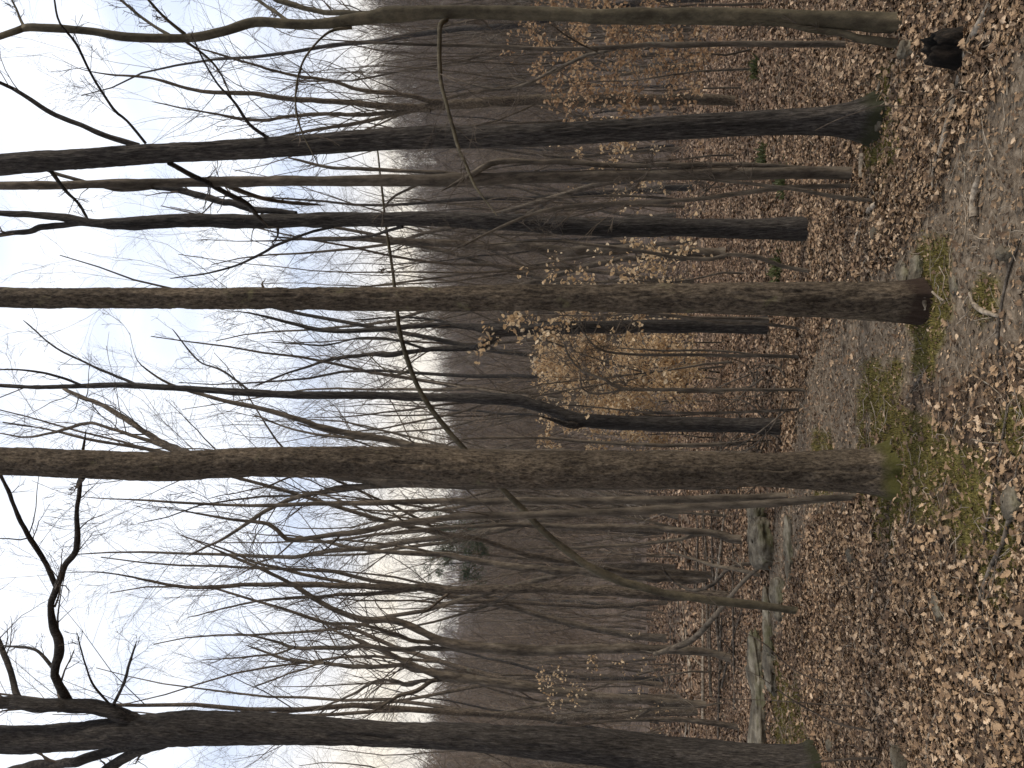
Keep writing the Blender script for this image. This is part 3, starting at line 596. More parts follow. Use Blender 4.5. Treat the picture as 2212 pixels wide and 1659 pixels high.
# undergrowth saplings
sap = []
kits2 = [Kit(200+i, 2.6+.5*i, .012+.002*i, (0, 1, 2)[i % 3], 'grey', .12, 'paletwig' if i % 2 else 'twig') for i in range(6)]
pl2 = []
while len(pl2) < 60:
    r = math.sqrt(rng.uniform(8.5**2, 30**2)); th = R_(rng.uniform(-34, 34)); x, y = r*math.sin(th), r*math.cos(th)
    if min([math.hypot(x-a, y-b) for a, b in pl2+placed+CLEAR]) < .6: continue
    pl2.append((x, y)); s = 'left' if th < -.14 else 'middle' if th < .14 else 'right'
    e_ = kits2[rng.integers(6)].place('understorey_sapling', x, y, rng.uniform(0, 6.28), rng.uniform(.7, 1.2), 'whippy bare sapling in the undergrowth, %s of the view' % s, 'sapling', 'undergrowth saplings, ' + s); sap.append((e_, x, y))
gap_labels(sap, 'whippy bare sapling')

# far wood on the hill: reads as one mass
def forest(name, n, r0, r1, thr, variants, seed, mat, smin=.8, smax=1.2):
    rng = np.random.default_rng(seed); r = np.sqrt(rng.uniform(r0**2, r1**2, n)); th = np.radians(rng.uniform(*thr, n))
    x, y = r*np.sin(th), r*np.cos(th); z = hgt(x, y, False); parts = []
    for k, (v, f) in enumerate(variants):
        s = np.arange(n) % len(variants) == k; m_ = s.sum(); a = rng.uniform(0, 6.28, m_); c, q = np.cos(a), np.sin(a); ss = rng.uniform(smin, smax, m_)
        X = (v[None, :, 0]*c[:, None]-v[None, :, 1]*q[:, None])*ss[:, None]+x[s][:, None]
        Y = (v[None, :, 0]*q[:, None]+v[None, :, 1]*c[:, None])*ss[:, None]+y[s][:, None]
        Z = v[None, :, 2]*ss[:, None]+z[s][:, None]
        ff = (f[None]+(np.arange(m_)*len(v))[:, None, None]).reshape(-1, f.shape[1]); parts.append((np.stack([X, Y, Z], -1).reshape(-1, 3), ff))
    v, f = join(parts); return tag(mesh(name, v, f, mat), kind='stuff')
def lowtree(seed, H=13, r=.11, k1=12, k2=6, tw=.022):
    rng = np.random.default_rng(seed); n = 6
    p = np.zeros((1, n, 3)); p[0, :, 2] = np.linspace(-.5, H, n); p[0, :, :2] = rng.normal(size=(n, 2))*.22; RD = (r*np.linspace(1, .15, n))[None]
    a = spawn(p, RD, k1, rng, (25, 55), .3, .45, .1, .1, .25, 4, tw); b = spawn(*a, k2, rng, (25, 55), .5, .6, .15, .03, .15, 3, tw*.7)
    return join([tubes(p, RD, 5), tubes(a[0], a[1], 3), tubes(b[0], b[1], 3)])
lt = [lowtree(300+i) for i in range(6)]
tag(forest('hillside_woodland', 3800, 58, 285, (-42, 42), lt, 6, M['far']), 'dense leafless woodland covering the hillside across the valley', 'woodland')
lt3 = [lowtree(350+i, 5.5, .035, 8, 4, .010) for i in range(6)]
tag(forest('brushwood', 1500, 26, 130, (-40, 40), lt3, 8, M['far'], .6, 1.5), 'grey brown thicket of thin young stems at the foot of the hill', 'thicket')
lt2 = [lowtree(400+i, 14, .22, 8, 3, .07) for i in range(4)]
tag(forest('far_ridge_woodland', 2600, 470, 730, (-32, 12), lt2, 7, M['far']), 'faint leafless woodland on the bluish far ridge', 'woodland')

# ------------------------------------------------------------------ leaves
def leaf_mesh(n, rng, st):                   # st: list of half widths along the midrib
    k = len(st); u = np.linspace(0, 1, k)
    Lx = np.repeat(u[None], n, 0)-.5; W_ = np.array(st)[None]*rng.uniform(.75, 1.25, (n, 1))
    if k > 4: W_ = W_*rng.uniform(.8, 1.2, (n, k))
    c1 = rng.normal(0, .5, (n, 1)); c2 = rng.uniform(-.6, 2.0, (n, 1)); tw = rng.normal(0, .5, (n, 1))
    mid = np.stack([Lx, 0*Lx, c1*Lx**2*1.0], -1)
    def side(s): return np.stack([Lx+rng.normal(0, .02, (n, k)), s*W_, c1*Lx**2 + c2*W_**2 + s*W_*(tw*Lx+rng.normal(0, .12, (n, k)))], -1)
    V = np.stack([side(1), mid, side(-1)], 2)      # n,k,3,3
    idx = np.arange(k*3).reshape(k, 3); f = np.concatenate([np.stack([idx[:-1, j], idx[1:, j], idx[1:, j+1], idx[:-1, j+1]], -1) for j in (0, 1)])
    return V.reshape(n, k*3, 3), f
OAK = [.02, .10, .20, .13, .30, .16, .33, .18, .22, .03]; OVAL = [.02, .22, .30, .24, .02]; FAR = [.04, .3, .06]
def place_leaves(x, y, z, size, shape, rng, tilt=.4):
    n = len(x); V, f = leaf_mesh(n, rng, shape)
    V = V*size[:, None, None]; a = rng.uniform(0, 6.28, n); t = rng.normal(0, tilt, n); s = rng.normal(0, tilt, n)
    X, Y, Z = V[..., 0], V[..., 1], V[..., 2]
    X, Z = X*np.cos(t)[:, None]-Z*np.sin(t)[:, None], X*np.sin(t)[:, None]+Z*np.cos(t)[:, None]
    Y, Z = Y*np.cos(s)[:, None]-Z*np.sin(s)[:, None], Y*np.sin(s)[:, None]+Z*np.cos(s)[:, None]
    X, Y = X*np.cos(a)[:, None]-Y*np.sin(a)[:, None], X*np.sin(a)[:, None]+Y*np.cos(a)[:, None]
    Z = Z-np.minimum(Z.min(1, keepdims=True)*.8, 0)
    V = np.stack([X+x[:, None], Y+y[:, None], Z+z[:, None]], -1).reshape(-1, 3)
    return V, (f[None]+(np.arange(n)*V.shape[0]//n)[:, None, None]).reshape(-1, 4)
def scatter(n, r0, r1, seed, half=34):
    rng = np.random.default_rng(seed); r = np.sqrt(rng.uniform(r0**2, r1**2, n)); th = np.radians(rng.uniform(-half, half, n)); x, y = r*np.sin(th), r*np.cos(th)
    return rng, x, y
THX, THY = gnd(2010, 860)[:2]
parts = []
for (n, r0, r1, seed, shape, smin, smax) in ((62000, 2.4, 7.5, 50, OAK, .022, .056), (130000, 2.4, 7.5, 51, OVAL, .013, .034), (240000, 7.5, 18, 52, OVAL, .027, .062), (150000, 18, 56, 53, FAR, .08, .17)):
    rng, x, y = scatter(n, r0, r1, seed); p_, m_ = cover(x, y); dens = .5+.5*fbm(x*1.6, y*1.6, o=3, s=61)
    thin = 1-.75*np.clip(1-((x-THX)**2/.85**2+(y-THY)**2/1.0**2), 0, 1)**.5
    keep = rng.random(n) < (1-p_*.95)*(1-m_*.8)*np.clip(.62+.6*dens, .15, 1)*thin
    x, y = x[keep], y[keep]; z = hgt(x, y)+np.abs(rng.normal(0, .012, len(x)))
    parts.append(place_leaves(x, y, z, rng.uniform(smin, smax, len(x)), shape, rng, .27))
    if r0 == 2.4 and shape is OVAL:
        nearp = parts; parts = []
# crumbs of broken leaf on the trail and between
rng, x, y = scatter(130000, 2.4, 9, 54); p_, m_ = cover(x, y); k = rng.random(len(x)) < .30+.12*p_
x, y = x[k], y[k]; nearp.append(place_leaves(x, y, hgt(x, y)+.002, rng.uniform(.008, .026, len(x)), FAR, rng, .3))
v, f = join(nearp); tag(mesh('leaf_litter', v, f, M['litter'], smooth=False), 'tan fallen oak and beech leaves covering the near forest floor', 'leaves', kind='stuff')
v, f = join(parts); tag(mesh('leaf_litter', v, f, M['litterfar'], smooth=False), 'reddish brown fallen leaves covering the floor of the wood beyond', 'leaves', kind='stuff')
# twigs in the litter
rng, x, y = scatter(9000, 2.4, 13, 55); n = len(x); ln = rng.uniform(.03, .22, n); a = rng.uniform(0, 6.28, n); PT = np.zeros((n, 4, 3))
for j in range(4):
    a2 = a+rng.normal(0, .15, n); t = (j/3-.5)*ln; PT[:, j, 0] = x+t*np.cos(a2); PT[:, j, 1] = y+t*np.sin(a2); PT[:, j, 2] = hgt(PT[:, j, 0], PT[:, j, 1])+.008+np.abs(rng.normal(0, .012, n))
RD = rng.uniform(.001, .0035, n)[:, None]*np.linspace(1, .5, 4)
v, f = tubes(PT, RD, 4); tag(mesh('fallen_twigs', v, f, M['deadwood']), 'small dead twigs scattered through the leaf litter', 'twigs', kind='stuff')
# moss blades
rng, x, y = scatter(420000, 2.4, 10, 56, 30); _, m_ = cover(x, y); k = rng.random(len(x)) < m_*.9; x, y = x[k], y[k]; n = len(x); z = hgt(x, y)
a = rng.uniform(0, 6.28, n); hh = rng.uniform(.008, .022, n); ww = .0035
V = np.stack([np.stack([x-ww*np.cos(a), y-ww*np.sin(a), z-.002], -1), np.stack([x+ww*np.cos(a), y+ww*np.sin(a), z-.002], -1), np.stack([x+rng.normal(0, .006, n), y+rng.normal(0, .006, n), z+hh], -1)], 1)
tag(mesh('moss', V.reshape(-1, 3), np.arange(3*n).reshape(n, 3), M['moss'], smooth=False), 'olive green moss around the tree feet and trail edge', 'moss', kind='stuff')

# ------------------------------------------------------------------ leafy beech saplings
def leafy(name, label, px, py, D, H, mat, seed, nl, spread=.32, group=None, low=.05):
    rng = np.random.default_rng(seed); x, y, _ = P(px, py, D); z = hz(x, y); e = empty(name, (x, y, z)); tag(e, label, 'leafy sapling', group)
    n = 8; T = np.zeros((1, n, 3)); T[0, :, 2] = np.linspace(-.05, H, n); T[0, 1:, :2] = np.cumsum(rng.normal(size=(n-1, 2))*.04*H/3, 0); RD = (.006*H*np.linspace(1, .2, n))[None]
    l1 = spawn(T, RD, 16, rng, (50, 85), spread, .5, .10, .0, low, 7, .003); l2 = spawn(*l1, 7, rng, (30, 60), .45, .6, .14, -.01, .15, 5, .002)
    v, f = tubes(T, RD, 8); mesh('trunk', v, f, M['grey'], e)
    v, f = join([tubes(*l1, 4), tubes(*l2, 3)]); mesh('branches', v, f, M['twig'], e)
    A = np.concatenate([l2[0].reshape(-1, 3), l1[0][:, 2:].reshape(-1, 3)]); i = rng.integers(len(A), size=nl); c = A[i]+rng.normal(0, .03, (nl, 3)) 
    V, f = leaf_mesh(nl, rng, OVAL[:1]+[.28, .3]+OVAL[-1:]); sz = rng.uniform(.032, .06, nl); V = V*sz[:, None, None]
    ax = norm(rng.normal(size=(nl, 3))*np.array([1, 1, .5])+np.array([0, 0, -.7])); bx_ = norm(np.cross(ax, rng.normal(size=(nl, 3)))); cx = np.cross(ax, bx_)
    V = c[:, None]+V[..., 0:1]*ax[:, None]+V[..., 1:2]*bx_[:, None]+V[..., 2:3]*cx[:, None]
    k = V.shape[1]; mesh('foliage', V.reshape(-1, 3), (f[None]+(np.arange(nl)*k)[:, None, None]).reshape(-1, 4), M[mat], e, smooth=False)
G1, G2 = 'golden leaved beech saplings behind the trail', 'orange leaved beech saplings behind the right edge trunk'
for k, (px, py, D, H, nl) in enumerate([(1560, 850, 11.5, 2.5, 3200), (1560, 790, 12, 2.6, 3200), (1560, 740, 12.6, 2.4, 2600), (1560, 895, 12.4, 2.2, 2400), (1560, 945, 12, 1.9, 1000), (1560, 820, 13.5, 2.7, 2200)]):
    leafy('beech_sapling', ['nearest golden beech sapling in the middle of the bright clump', 'golden beech sapling right of the middle of the clump, behind slim forked sapling', 'golden beech sapling at the right end of the clump, by the split trunk', 'golden beech sapling in the left part of the clump, near the bent tree', 'smallest golden beech sapling, at the left end past the bent slender tree', 'tallest golden leaved beech sapling, rising at the back of the bright clump'][k], px, py, D, H, 'golden', 500+k, nl, .40, G1)
leafy('beech_sapling', 'taller beech sapling with sparse golden leaves in front of the split dark trunk', 1640, 690, 7.6, 2.7, 'golden', 520, 800, .30, None, .3)
leafy('beech_sapling', 'beech sapling with thin golden leaves just right of the middle trunk', 1640, 590, 9.5, 2.2, 'golden', 521, 500, .3, None, .3)
leafy('beech_sapling', 'nearly bare beech sapling holding a few golden leaves, far left beyond the ledge', 1500, 1450, 13, 2.8, 'golden', 522, 260, .3, None, .3)
for k, (px, py, D, H, nl) in enumerate([(1600, 150, 8.8, 2.3, 900), (1600, 105, 9.4, 2.3, 700), (1600, 190, 10.2, 2.2, 500), (1600, 10, 8.5, 2.5, 800), (1600, 60, 10.5, 2.6, 600)]):
    leafy('beech_sapling', ['beech sapling hung with orange leaves just left of the thin knotty stem', 'orange leaved beech sapling directly behind the thin knotty stem', 'orange leaved beech sapling in front of the light brown fanning stem', 'orange leaved beech sapling at the very right edge behind the smooth trunk', 'orange leaved beech sapling between the smooth right edge trunk and the thin knotty stem'][k], px, py, D, H, 'orange', 530+k, nl, .36, G2, .2)
leafy('beech_sapling', 'sparse golden beech sapling between the dark leaning trunk and the slim smooth tree', 1600, 335, 11, 2.4, 'golden', 540, 520, .3, None, .2)

# ------------------------------------------------------------------ rocks
def rock(name, label, px, py, sx_, sy_, sz_, seed, rz=0., sink=.35, cat='rock', mat='rock', flat=.0):
    p = gnd(px, py); e = np.linspace(0, 1, 40)
    th, ph = np.meshgrid(np.linspace(0, 2*math.pi, 110, endpoint=False), np.linspace(.02, math.pi-.02, 60))
    d = np.stack([np.sin(ph)*np.cos(th), np.sin(ph)*np.sin(th), np.cos(ph)], -1)
    d = np.sign(d)*np.abs(d)**.62; s = seed*3.7
    q = d*np.array([sx_, sy_, sz_])/2; u = 1/min(sx_, sy_, sz_)
    g1 = fbm(q[..., 0]*u*.55+s, q[..., 1]*u*.55, q[..., 2]*u*.9, o=2, s=seed)
    rr = 1+.20*np.round(g1*5)/5+.14*g1+.09*(1-2*np.abs(fbm(q[..., 0]*u*1.2+s, q[..., 1]*u*1.2, q[..., 2]*u*3, o=4, s=seed+1)))+.03*fbm(q[..., 0]*u*5, q[..., 1]*u*5, q[..., 2]*u*7, o=3, s=seed+2)
    v = d*rr[..., None]*np.array([sx_, sy_, sz_])/2; c, q = math.cos(rz), math.sin(rz)
    v = np.stack([v[..., 0]*c-v[..., 1]*q, v[..., 0]*q+v[..., 1]*c, v[..., 2]+sz_*(.5-sink)], -1)
    ix = np.arange(60*110).reshape(60, 110); nn = np.roll(ix, -1, 1)
    o = mesh(name, v.reshape(-1, 3), np.stack([ix[:-1], ix[1:], nn[1:], nn[:-1]], -1).reshape(-1, 4), M[mat]); o.location = tuple(p); tag(o, label, cat); return o
rock('rock_ledge', 'long pale rock slab on the left beyond the leaves, moss along its near edge', 1650, 1510, 1.5, .5, .20, 1, .24, .35)
rock('rock_ledge', 'second stretch of pale ledge running right towards the arching sapling', 1665, 1385, .8, .3, .12, 2, .25, .4)
rock('rock_ledge', 'flat low slab lying at the foot of the boulder', 1708, 1195, .5, .16, .08, 3, .1, .4)
rock('boulder', 'rounded grey boulder left of the mossy footed trunk at the end of the trail', 1664, 1170, .42, .45, .22, 4, .3, .25)
rock('boulder', 'smaller mossy boulder partly behind the rounded grey one', 1655, 1118, .40, .4, .24, 5, .1, .25)
rock('rock', 'pale lichened stone at the foot of the right edge trunk', 1972, 105, .10, .09, .11, 6, 0, .3)
rock('rock', 'flat grey stone tucked against the right side of the middle trunk foot', 1955, 595, .16, .10, .05, 7, .4, .35)
rock('rock', 'second flat stone beside the middle trunk foot, nearer the camera', 1985, 590, .15, .09, .06, 8, -.3, .35)
rock('rock', 'smooth tan stone half buried in the trail in front of the middle trunk', 2060, 612, .11, .06, .03, 9, .5, .45)
rock('rock', 'pointed stone at the bottom right of the trail', 2180, 548, .05, .05, .06, 10, .5, .3)
rock('rock', 'small mossy stone just below the dark flared trunk', 1898, 268+235, .06, .05, .05, 11, .5, .3)
rock('rock', 'tan stone in the leaves in front of the dark flared trunk', 1905, 262+5, .07, .06, .05, 12, .5, .3)
rock('rock', 'pale rounded stone poking out of the leaves at the very bottom, left of centre', 2190, 1085, .10, .10, .06, 13, .5, .4)
rock('rock', 'weathered slab standing in the leaves in the lower left corner', 1960, 1645, .20, .08, .12, 14, .5, .3)
rock('rock', 'white speckled stone in the leaves near the left edge oak', 1802, 1610, .08, .07, .07, 15, .5, .3)
rock('rock', 'grey stone among leaves in the left foreground', 2030, 1310, .12, .09, .05, 16, .5, .4)
rock('rock', 'small blue grey stone in the leaves left of the mossy footed trunk', 1845, 1200, .08, .07, .06, 17, .5, .3)
rock('rock', 'angular grey stone at the corner of the ledge, nearest the boulder', 1690, 1290, .34, .25, .14, 18, .2, .35)

# ------------------------------------------------------------------ fallen branches and sticks, stump
def stick(name, label, pts, mat='deadwood', lift=.5, cat='branch', seed=1, air=None, subs=0, group=None):
    a = []
    for k, (x, y, w_) in enumerate(pts):
        p = gnd(x, y) if air is None else P(x, y, air[k]); r = wid(p, w_)/2
        if air is None: p = p+np.array([0, 0, r*lift+.006])
        a.append([*p, r])
    a = np.array(a); org = a[0, :3].copy(); org[2] = hz(org[0], org[1])
    v, f = bark_trunk(a, org, 12, .03, a[:, 3].mean()*.12, 6, seed); parts = [(v, f)]
    if subs:
        rng = np.random.default_rng(seed); Q = resamp(spline(a, .05), 10)[None]; s = spawn(Q[..., :3]-org, Q[..., 3], subs, rng, (25, 60), .3, .5, .15, .02, .2, 6, .002); parts += [tubes(*s, 5), tubes(*spawn(*s, 2, rng, n=4), 3)]
    v, f = join(parts); o = mesh(name, v, f, M[mat]); o.location = tuple(org); return tag(o, label, cat, group)
stick('fallen_branch', 'long weathered branch lying along the right edge of the trail', [(2152, 2, 17), (2122, 55, 16), (2100, 92, 14), (2080, 160, 12), (2070, 205, 13), (2052, 275, 15), (2040, 320, 12), (2022, 372, 9), (2018, 410, 4)], seed=61, subs=4)
stick('fallen_stick', 'short stout tan stick lying on the bare trail at the bottom right', [(2122, 378, 9), (2116, 400, 16), (2111, 430, 17), (2112, 468, 18)], seed=62)
stick('fallen_stick', 'curved pale stick in front of the middle trunk over orange moss', [(2098, 632, 5), (2108, 655, 10), (2130, 672, 12), (2166, 684, 8)], seed=63)
stick('fallen_stick', 'stubby stick lying across the foot of the middle trunk', [(2008, 630, 10), (2012, 650, 12), (2010, 668, 10)], seed=64, lift=2)
stick('fallen_stick', 'bent grey twig beside the stubby stick at the middle trunk', [(2018, 630, 5), (2035, 645, 6), (2044, 650, 4)], seed=65)
stick('fallen_branch', 'long thin branch along the bottom edge, in front of the leaf drift', [(2208, 520, 4), (2180, 600, 6), (2160, 740, 6), (2180, 860, 5), (2168, 960, 6), (2150, 1060, 5), (2128, 1180, 4)], 'darkstick', seed=66)
stick('fallen_branch', 'dark lichened branch slanting through the moss in the left foreground', [(2212, 1075, 10), (2190, 1110, 11), (2170, 1180, 9), (2150, 1215, 10), (2128, 1280, 11), (2112, 1330, 7), (2095, 1370, 4)], 'darkstick', seed=67, subs=3)
stick('fallen_branch', 'mottled branch lying across leaves in the lower left', [(2020, 1480, 6), (2030, 1530, 7), (2015, 1580, 8), (2006, 1640, 8)], seed=68)
stick('fallen_stick', 'small forked dark stick on the trail left of the middle trunk', [(1962, 860, 5), (1975, 842, 7), (1990, 820, 6), (2008, 790, 3)], 'darkstick', seed=69, subs=2)
stick('fallen_stick', 'thin stick across the mossy tree foot', [(1930, 948, 4), (1925, 990, 5), (1935, 1040, 5), (1938, 1070, 3)], seed=70)
stick('fallen_stick', 'grey stick right of the dark flared trunk foot', [(1905, 175, 6), (1895, 215, 6), (1888, 262, 4)], seed=71)
stick('fallen_branch', 'lichened stub of wood among leaves below the crooked sapling', [(1838, 548, 6), (1855, 520, 12), (1862, 490, 8), (1872, 470, 4)], seed=72)
stick('fallen_branch', 'broken log piece with a rotten end left of the dark leaning trunk', [(1880, 458, 10), (1890, 448, 16), (1900, 440, 12)], seed=73)
stick('fallen_stick', 'short grey log slice just left of the dark flared foot', [(1868, 332, 12), (1868, 350, 14), (1866, 385, 12)], seed=74)
stick('fallen_stick', 'curled white piece of bark in the left leaves', [(1868, 1470, 5), (1878, 1492, 8), (1890, 1508, 7)], seed=75)
stick('fallen_stick', 'slim grey stick lying in leaves left of the trail bend', [(1856, 1230, 3), (1900, 1240, 6), (1885, 1300, 5), (1870, 1370, 4)], seed=76)
stick('fallen_stick', 'thin brown stick pointing away from the black stump', [(2035, 105, 3), (2020, 130, 5), (1990, 165, 5)], 'darkstick', seed=77)
stick('fallen_branch', 'bare branch propped over the ledge with a pale lichened tip', [(1650, 1218, 8), (1600, 1262, 9), (1545, 1330, 11), (1500, 1378, 13), (1460, 1398, 13), (1412, 1414, 9)], 'grey', air=[8.1, 8.2, 8.4, 8.6, 8.7, 8.8], seed=78, subs=4)
stick('fallen_branch', 'sinuous dark branch arching from behind the boulder', [(1640, 1215, 8), (1580, 1225, 8), (1540, 1262, 8), (1500, 1275, 7), (1465, 1262, 7), (1440, 1240, 5), (1430, 1220, 3)], 'darkstick', air=[8.6, 8.7, 8.8, 8.9, 9, 9, 9], seed=79, subs=3)
stick('fallen_branch', 'grey limb lying against the boulder, curving up to the left', [(1660, 1248, 8), (1600, 1232, 9), (1545, 1222, 8), (1490, 1205, 6), (1440, 1190, 4)], 'grey', air=[8.2, 8.3, 8.4, 8.5, 8.6], seed=80, subs=3)
rngp = np.random.default_rng(90)
for k in range(26):                          # brush pile beyond the trail
    x0, y0 = rngp.uniform(1610, 1715), rngp.uniform(800, 985); p = gnd(x0, y0); q = p+np.array([rngp.uniform(-.7, .7), rngp.uniform(-.4, .6), rngp.uniform(.1, .55)]); mid_ = (p+q)/2+rngp.normal(0, .06, 3)
    a = np.array([[*p, .009], [*mid_, .007], [*q, .003]]); org = p.copy(); a[:, :3] -= org
    v, f = bark_trunk(a, np.zeros(3), 7, .05, .0006, 6, 600+k); Q = resamp(spline(a, .05), 8)[None]; s = spawn(Q[..., :3], Q[..., 3], 5, rngp, (25, 60), .4, .6, .15, .02, .2, 5, .002)
    v, f = join([(v, f), tubes(*s, 4)]); o = mesh('brush_branch', v, f, M['darkstick']); o.location = tuple(org); tag(o, 'tangled dark branch in the brush pile beyond the trail', 'branch', 'branches of the brush pile')
rngp = np.random.default_rng(91); logs = []
for k in range(30):                          # logs and branches lying in the left wood
    x0, y0 = rngp.uniform(1440, 1600), rngp.uniform(1100, 1640); p = gnd(x0, y0); a_ = rngp.normal(0, .5); ln = rngp.uniform(.8, 3.2); q = p+np.array([math.cos(a_)*ln, math.sin(a_)*ln, 0]); r = rngp.uniform(.010, .032)
    mid_ = (p+q)/2
    a = np.array([[t[0], t[1], hz(t[0], t[1])+r+.02, rr_] for t, rr_ in ((p, r), (mid_, r*.8), (q, r*.35))]); org = np.array([p[0], p[1], hz(p[0], p[1])]); a[:, :3] -= org
    v, f = bark_trunk(a, np.zeros(3), 8, .08, r*.1, 5, 700+k); Q = resamp(spline(a, .1), 8)[None]; s = spawn(Q[..., :3], Q[..., 3], 5, rngp, (30, 60), .25, .5, .12, .06, .2, 5, .003)
    v, f = join([(v, f), tubes(*s, 4)]); o = mesh('fallen_log', v, f, M['darkstick' if k % 3 else 'deadwood']); o.location = tuple(org); tag(o, 'dead branch lying on the leaves in the wood beyond the rock ledge', 'branch', 'fallen branches beyond the rock ledge'); logs.append((o, org[0], org[1]))
gap_labels(logs, 'dead branch')

# black charred stump near the right edge trunk
p = gnd(2078, 100); root = empty('rotten_stump', p); tag(root, 'low black rotten stump with a hollow top beside the long weathered branch', 'stump')
th, zz = np.meshgrid(np.linspace(0, 2*math.pi, 72, endpoint=False), np.linspace(0, 1, 30)); prof = np.interp(zz, [0, .25, .7, .8, .86, 1.], [.105, .085, .07, .064, .045, .02]); zp = np.interp(zz, [0, .7, .8, .86, 1], [-.03, .12, .135, .115, .03])
nz = fbm(np.cos(th)*1.6, np.sin(th)*1.6, zz*1.2, o=4, s=8); rr_ = prof*(1+.30*nz)+.006*fbm(np.cos(th)*9, np.sin(th)*9, zz*3, o=3, s=9); top = .045*fbm(np.cos(th)*2, np.sin(th)*2, o=3, s=12)*sst((zz-.3)/.4)
V = np.stack([rr_*np.cos(th)*1.05, rr_*np.sin(th), zp+top], -1); ix = np.arange(72*30).reshape(30, 72); nn = np.roll(ix, -1, 1)
M['char'] = bark('rotten_black_wood', (.004, .004, .004), (.012, .010, .008), (.05, .038, .028), None, .6, 30, .3, .8)
mesh('trunk', V.reshape(-1, 3), np.stack([ix[:-1], nn[:-1], nn[1:], ix[1:]], -1).reshape(-1, 4), M['char'], root)
# pale broken stump far left
p = gnd(1425, 1556); root = empty('broken_stump', p); tag(root, 'mossy broken stump with white splintered wood, far left near the edge oak', 'stump')
A = np.array([[0, 0, -.1, .2], [0, 0, .25, .16], [.03, 0, .5, .13], [.05, 0, .62, .04]]); v, f = bark_trunk(A, np.zeros(3), 24, .05, .02, 4, 3); mesh('trunk', v, f, M['oak'], root)
mtw, ns, ls, b = newmat('white_wood', .8); t = ns.new('ShaderNodeTexCoord'); nn_ = noise(ns, ls, t.outputs['Object'], 20); rr2 = ramp(ns, [(.3, (.35, .3, .24)), (.7, (.7, .66, .6))]); ls.new(nn_.outputs[0], rr2.inputs[0]); ls.new(rr2.outputs[0], b.inputs[0])
v, f = bark_trunk(np.array([[.22, -.1, .35, .03], [.18, -.14, .15, .035], [.12, -.2, -.02, .03], [.3, -.2, -.03, .015]]), np.zeros(3), 10, .03, .004, 5, 4); mesh('splinter', v, f, mtw, root)

# pine in the distance on the left
rng = np.random.default_rng(88); x, y, _ = P(1400, 1235, 24.); z = hz(x, y); e = empty('pine_tree', (x, y, z)); tag(e, 'lone green needled pine rising among the bare trees left of centre', 'tree')
Hh = 1.6+24*math.tan(R_(11.5))-z; T = np.zeros((1, 9, 3)); T[0, :, 2] = np.linspace(-.1, Hh, 9); T[0, :, 0] = np.linspace(0, .5, 9); RD = (.09*np.linspace(1, .15, 9))[None]
v, f = tubes(T, RD, 9); mesh('trunk', v, f, M['grey'], e)
l1 = spawn(T, RD, 17, rng, (55, 85), .2, .35, .08, .05, .74, 6, .01, Lfix=8.); l2 = spawn(*l1, 6, rng, (30, 60), .5, .6, .1, .04, .2, 4, .006); v, f = join([tubes(*l1, 5), tubes(*l2, 4)]); mesh('branches', v, f, M['twig'], e)
A = l2[0].reshape(-1, 3); nl = 5000; c = A[rng.integers(len(A), size=nl)]+rng.normal(0, .07, (nl, 3)); d = norm(rng.normal(size=(nl, 3))+np.array([0, 0, .5]))*.13; s = norm(np.cross(d, rng.normal(size=(nl, 3))))*.007
V = np.stack([c-s, c+s, c+d], 1); mesh('foliage', V.reshape(-1, 3), np.arange(3*nl).reshape(nl, 3), M['pine'], e, smooth=False)

# thin foreground whips in the leaves at left
for k, (lb, pts) in enumerate([('bare whip rising from the leaves beside the left edge oak', [(1905, 1632, 5), (1840, 1640, 5), (1760, 1648, 4), (1700, 1655, 3)]),
   ('bare whip bending right out of the left foreground leaves', [(1895, 1585, 6), (1830, 1570, 5), (1770, 1545, 4), (1700, 1505, 3), (1640, 1460, 2)]),
   ('straight hair thin shoot in front of the ledge', [(1860, 1528, 3), (1760, 1520, 3), (1640, 1512, 2), (1560, 1510, 2)]),
   ('slender shoot arching over the ledge from the left leaves', [(1800, 1490, 4), (1720, 1450, 3), (1650, 1390, 3), (1600, 1360, 2)]),
   ('thin red brown shoot beside the trail right of the dark flared trunk', [(2040, 232, 2), (1960, 230, 2), (1900, 228, 2)])]):
    traced('bare_shoot', lb, pts, [], 'twig', top=0, amp=.0002, sides=6, step=.05, seed=800+k, twigs=(0, 0), crown=False, cat='shoot')

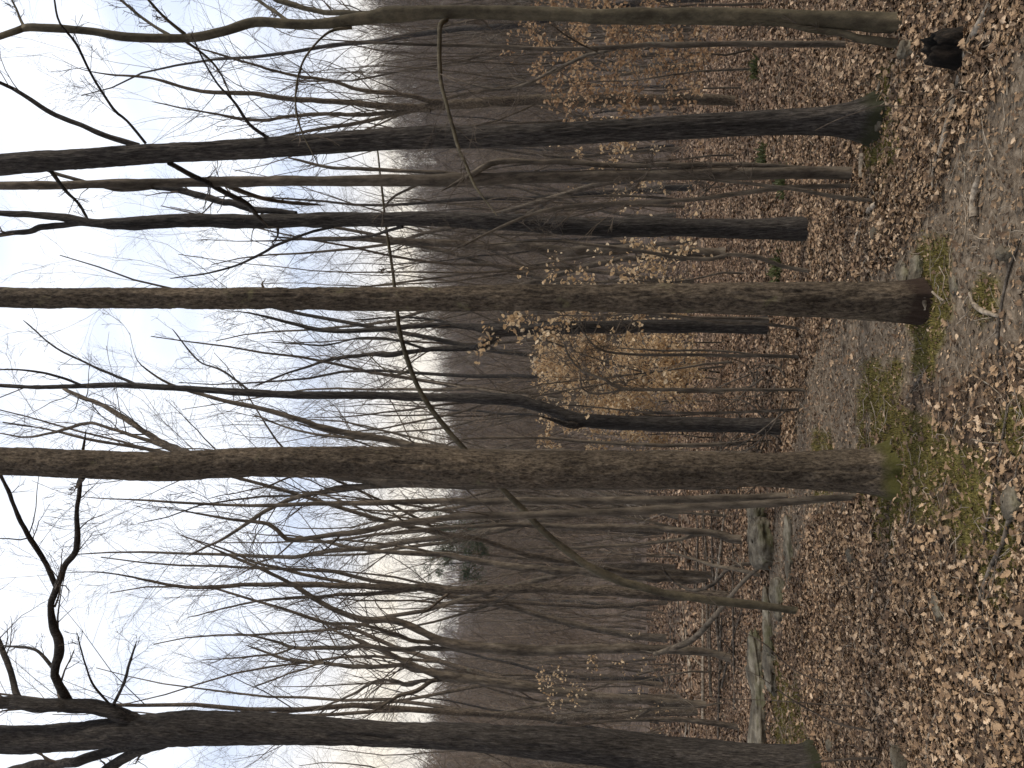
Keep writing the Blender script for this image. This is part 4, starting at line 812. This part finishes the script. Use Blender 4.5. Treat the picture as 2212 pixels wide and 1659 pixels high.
for k, (px, py, lb) in enumerate([(1690, 578, 'bright green fern tuft beside the foot of the shadowy grey trunk'), (1655, 345, 'green fern tuft behind the slim smooth tree'), (1640, 145, 'yellow green fern tuft by the thin knotty stem'),
                                  (1700, 395, 'low green fern tuft between the slim smooth tree and the forked sapling')]):
    rg = np.random.default_rng(900+k); p = gnd(px, py); n = 90; a = rg.uniform(0, 6.28, n); el = rg.uniform(.3, 1.3, n); ln = rg.uniform(.07, .17, n)
    d = np.stack([np.cos(a)*np.cos(el), np.sin(a)*np.cos(el), np.sin(el)], -1); q = np.stack([-np.sin(a), np.cos(a), 0*a], -1)*.012
    b0 = rg.normal(0, .05, (n, 3))*np.array([1, 1, 0]); m1 = b0+d*ln[:, None]*.6; tp = b0+d*ln[:, None]-np.array([0, 0, .02])
    V = np.stack([b0, m1-q, tp, m1+q], 1); o = mesh('fern_tuft', V.reshape(-1, 3), np.arange(4*n).reshape(n, 4), FERN if k else (FERN := leafmat('fern', [(0, (.045, .055, .02)), (1, (.12, .13, .05))], .3)), smooth=False); o.location = tuple(p); tag(o, lb, 'fern')

# ------------------------------------------------------------------ haze
HZ = bpy.data.materials.new('haze'); HZ.use_nodes = True; ns = HZ.node_tree.nodes; ls = HZ.node_tree.links
ns.remove(ns['Principled BSDF']); pv = ns.new('ShaderNodeVolumePrincipled'); pv.inputs['Density'].default_value = .0003; pv.inputs['Color'].default_value = (.82, .88, 1, 1); pv.inputs['Anisotropy'].default_value = .2
ls.new(pv.outputs[0], ns['Material Output'].inputs['Volume'])
X = 3400; z0, z1 = float(gz.min())-1, float(gz.max())+40
V = np.array([[sx_*X, sy_*X, zz_] for zz_ in (z0, z1) for sy_ in (-1, 1) for sx_ in (-1, 1)])
o = mesh('haze', V, np.array([[0, 2, 3, 1], [4, 5, 7, 6], [0, 1, 5, 4], [2, 6, 7, 3], [0, 4, 6, 2], [1, 3, 7, 5]]), HZ, smooth=False); tag(o, 'pale air between the camera and the far hills', 'haze', kind='stuff')
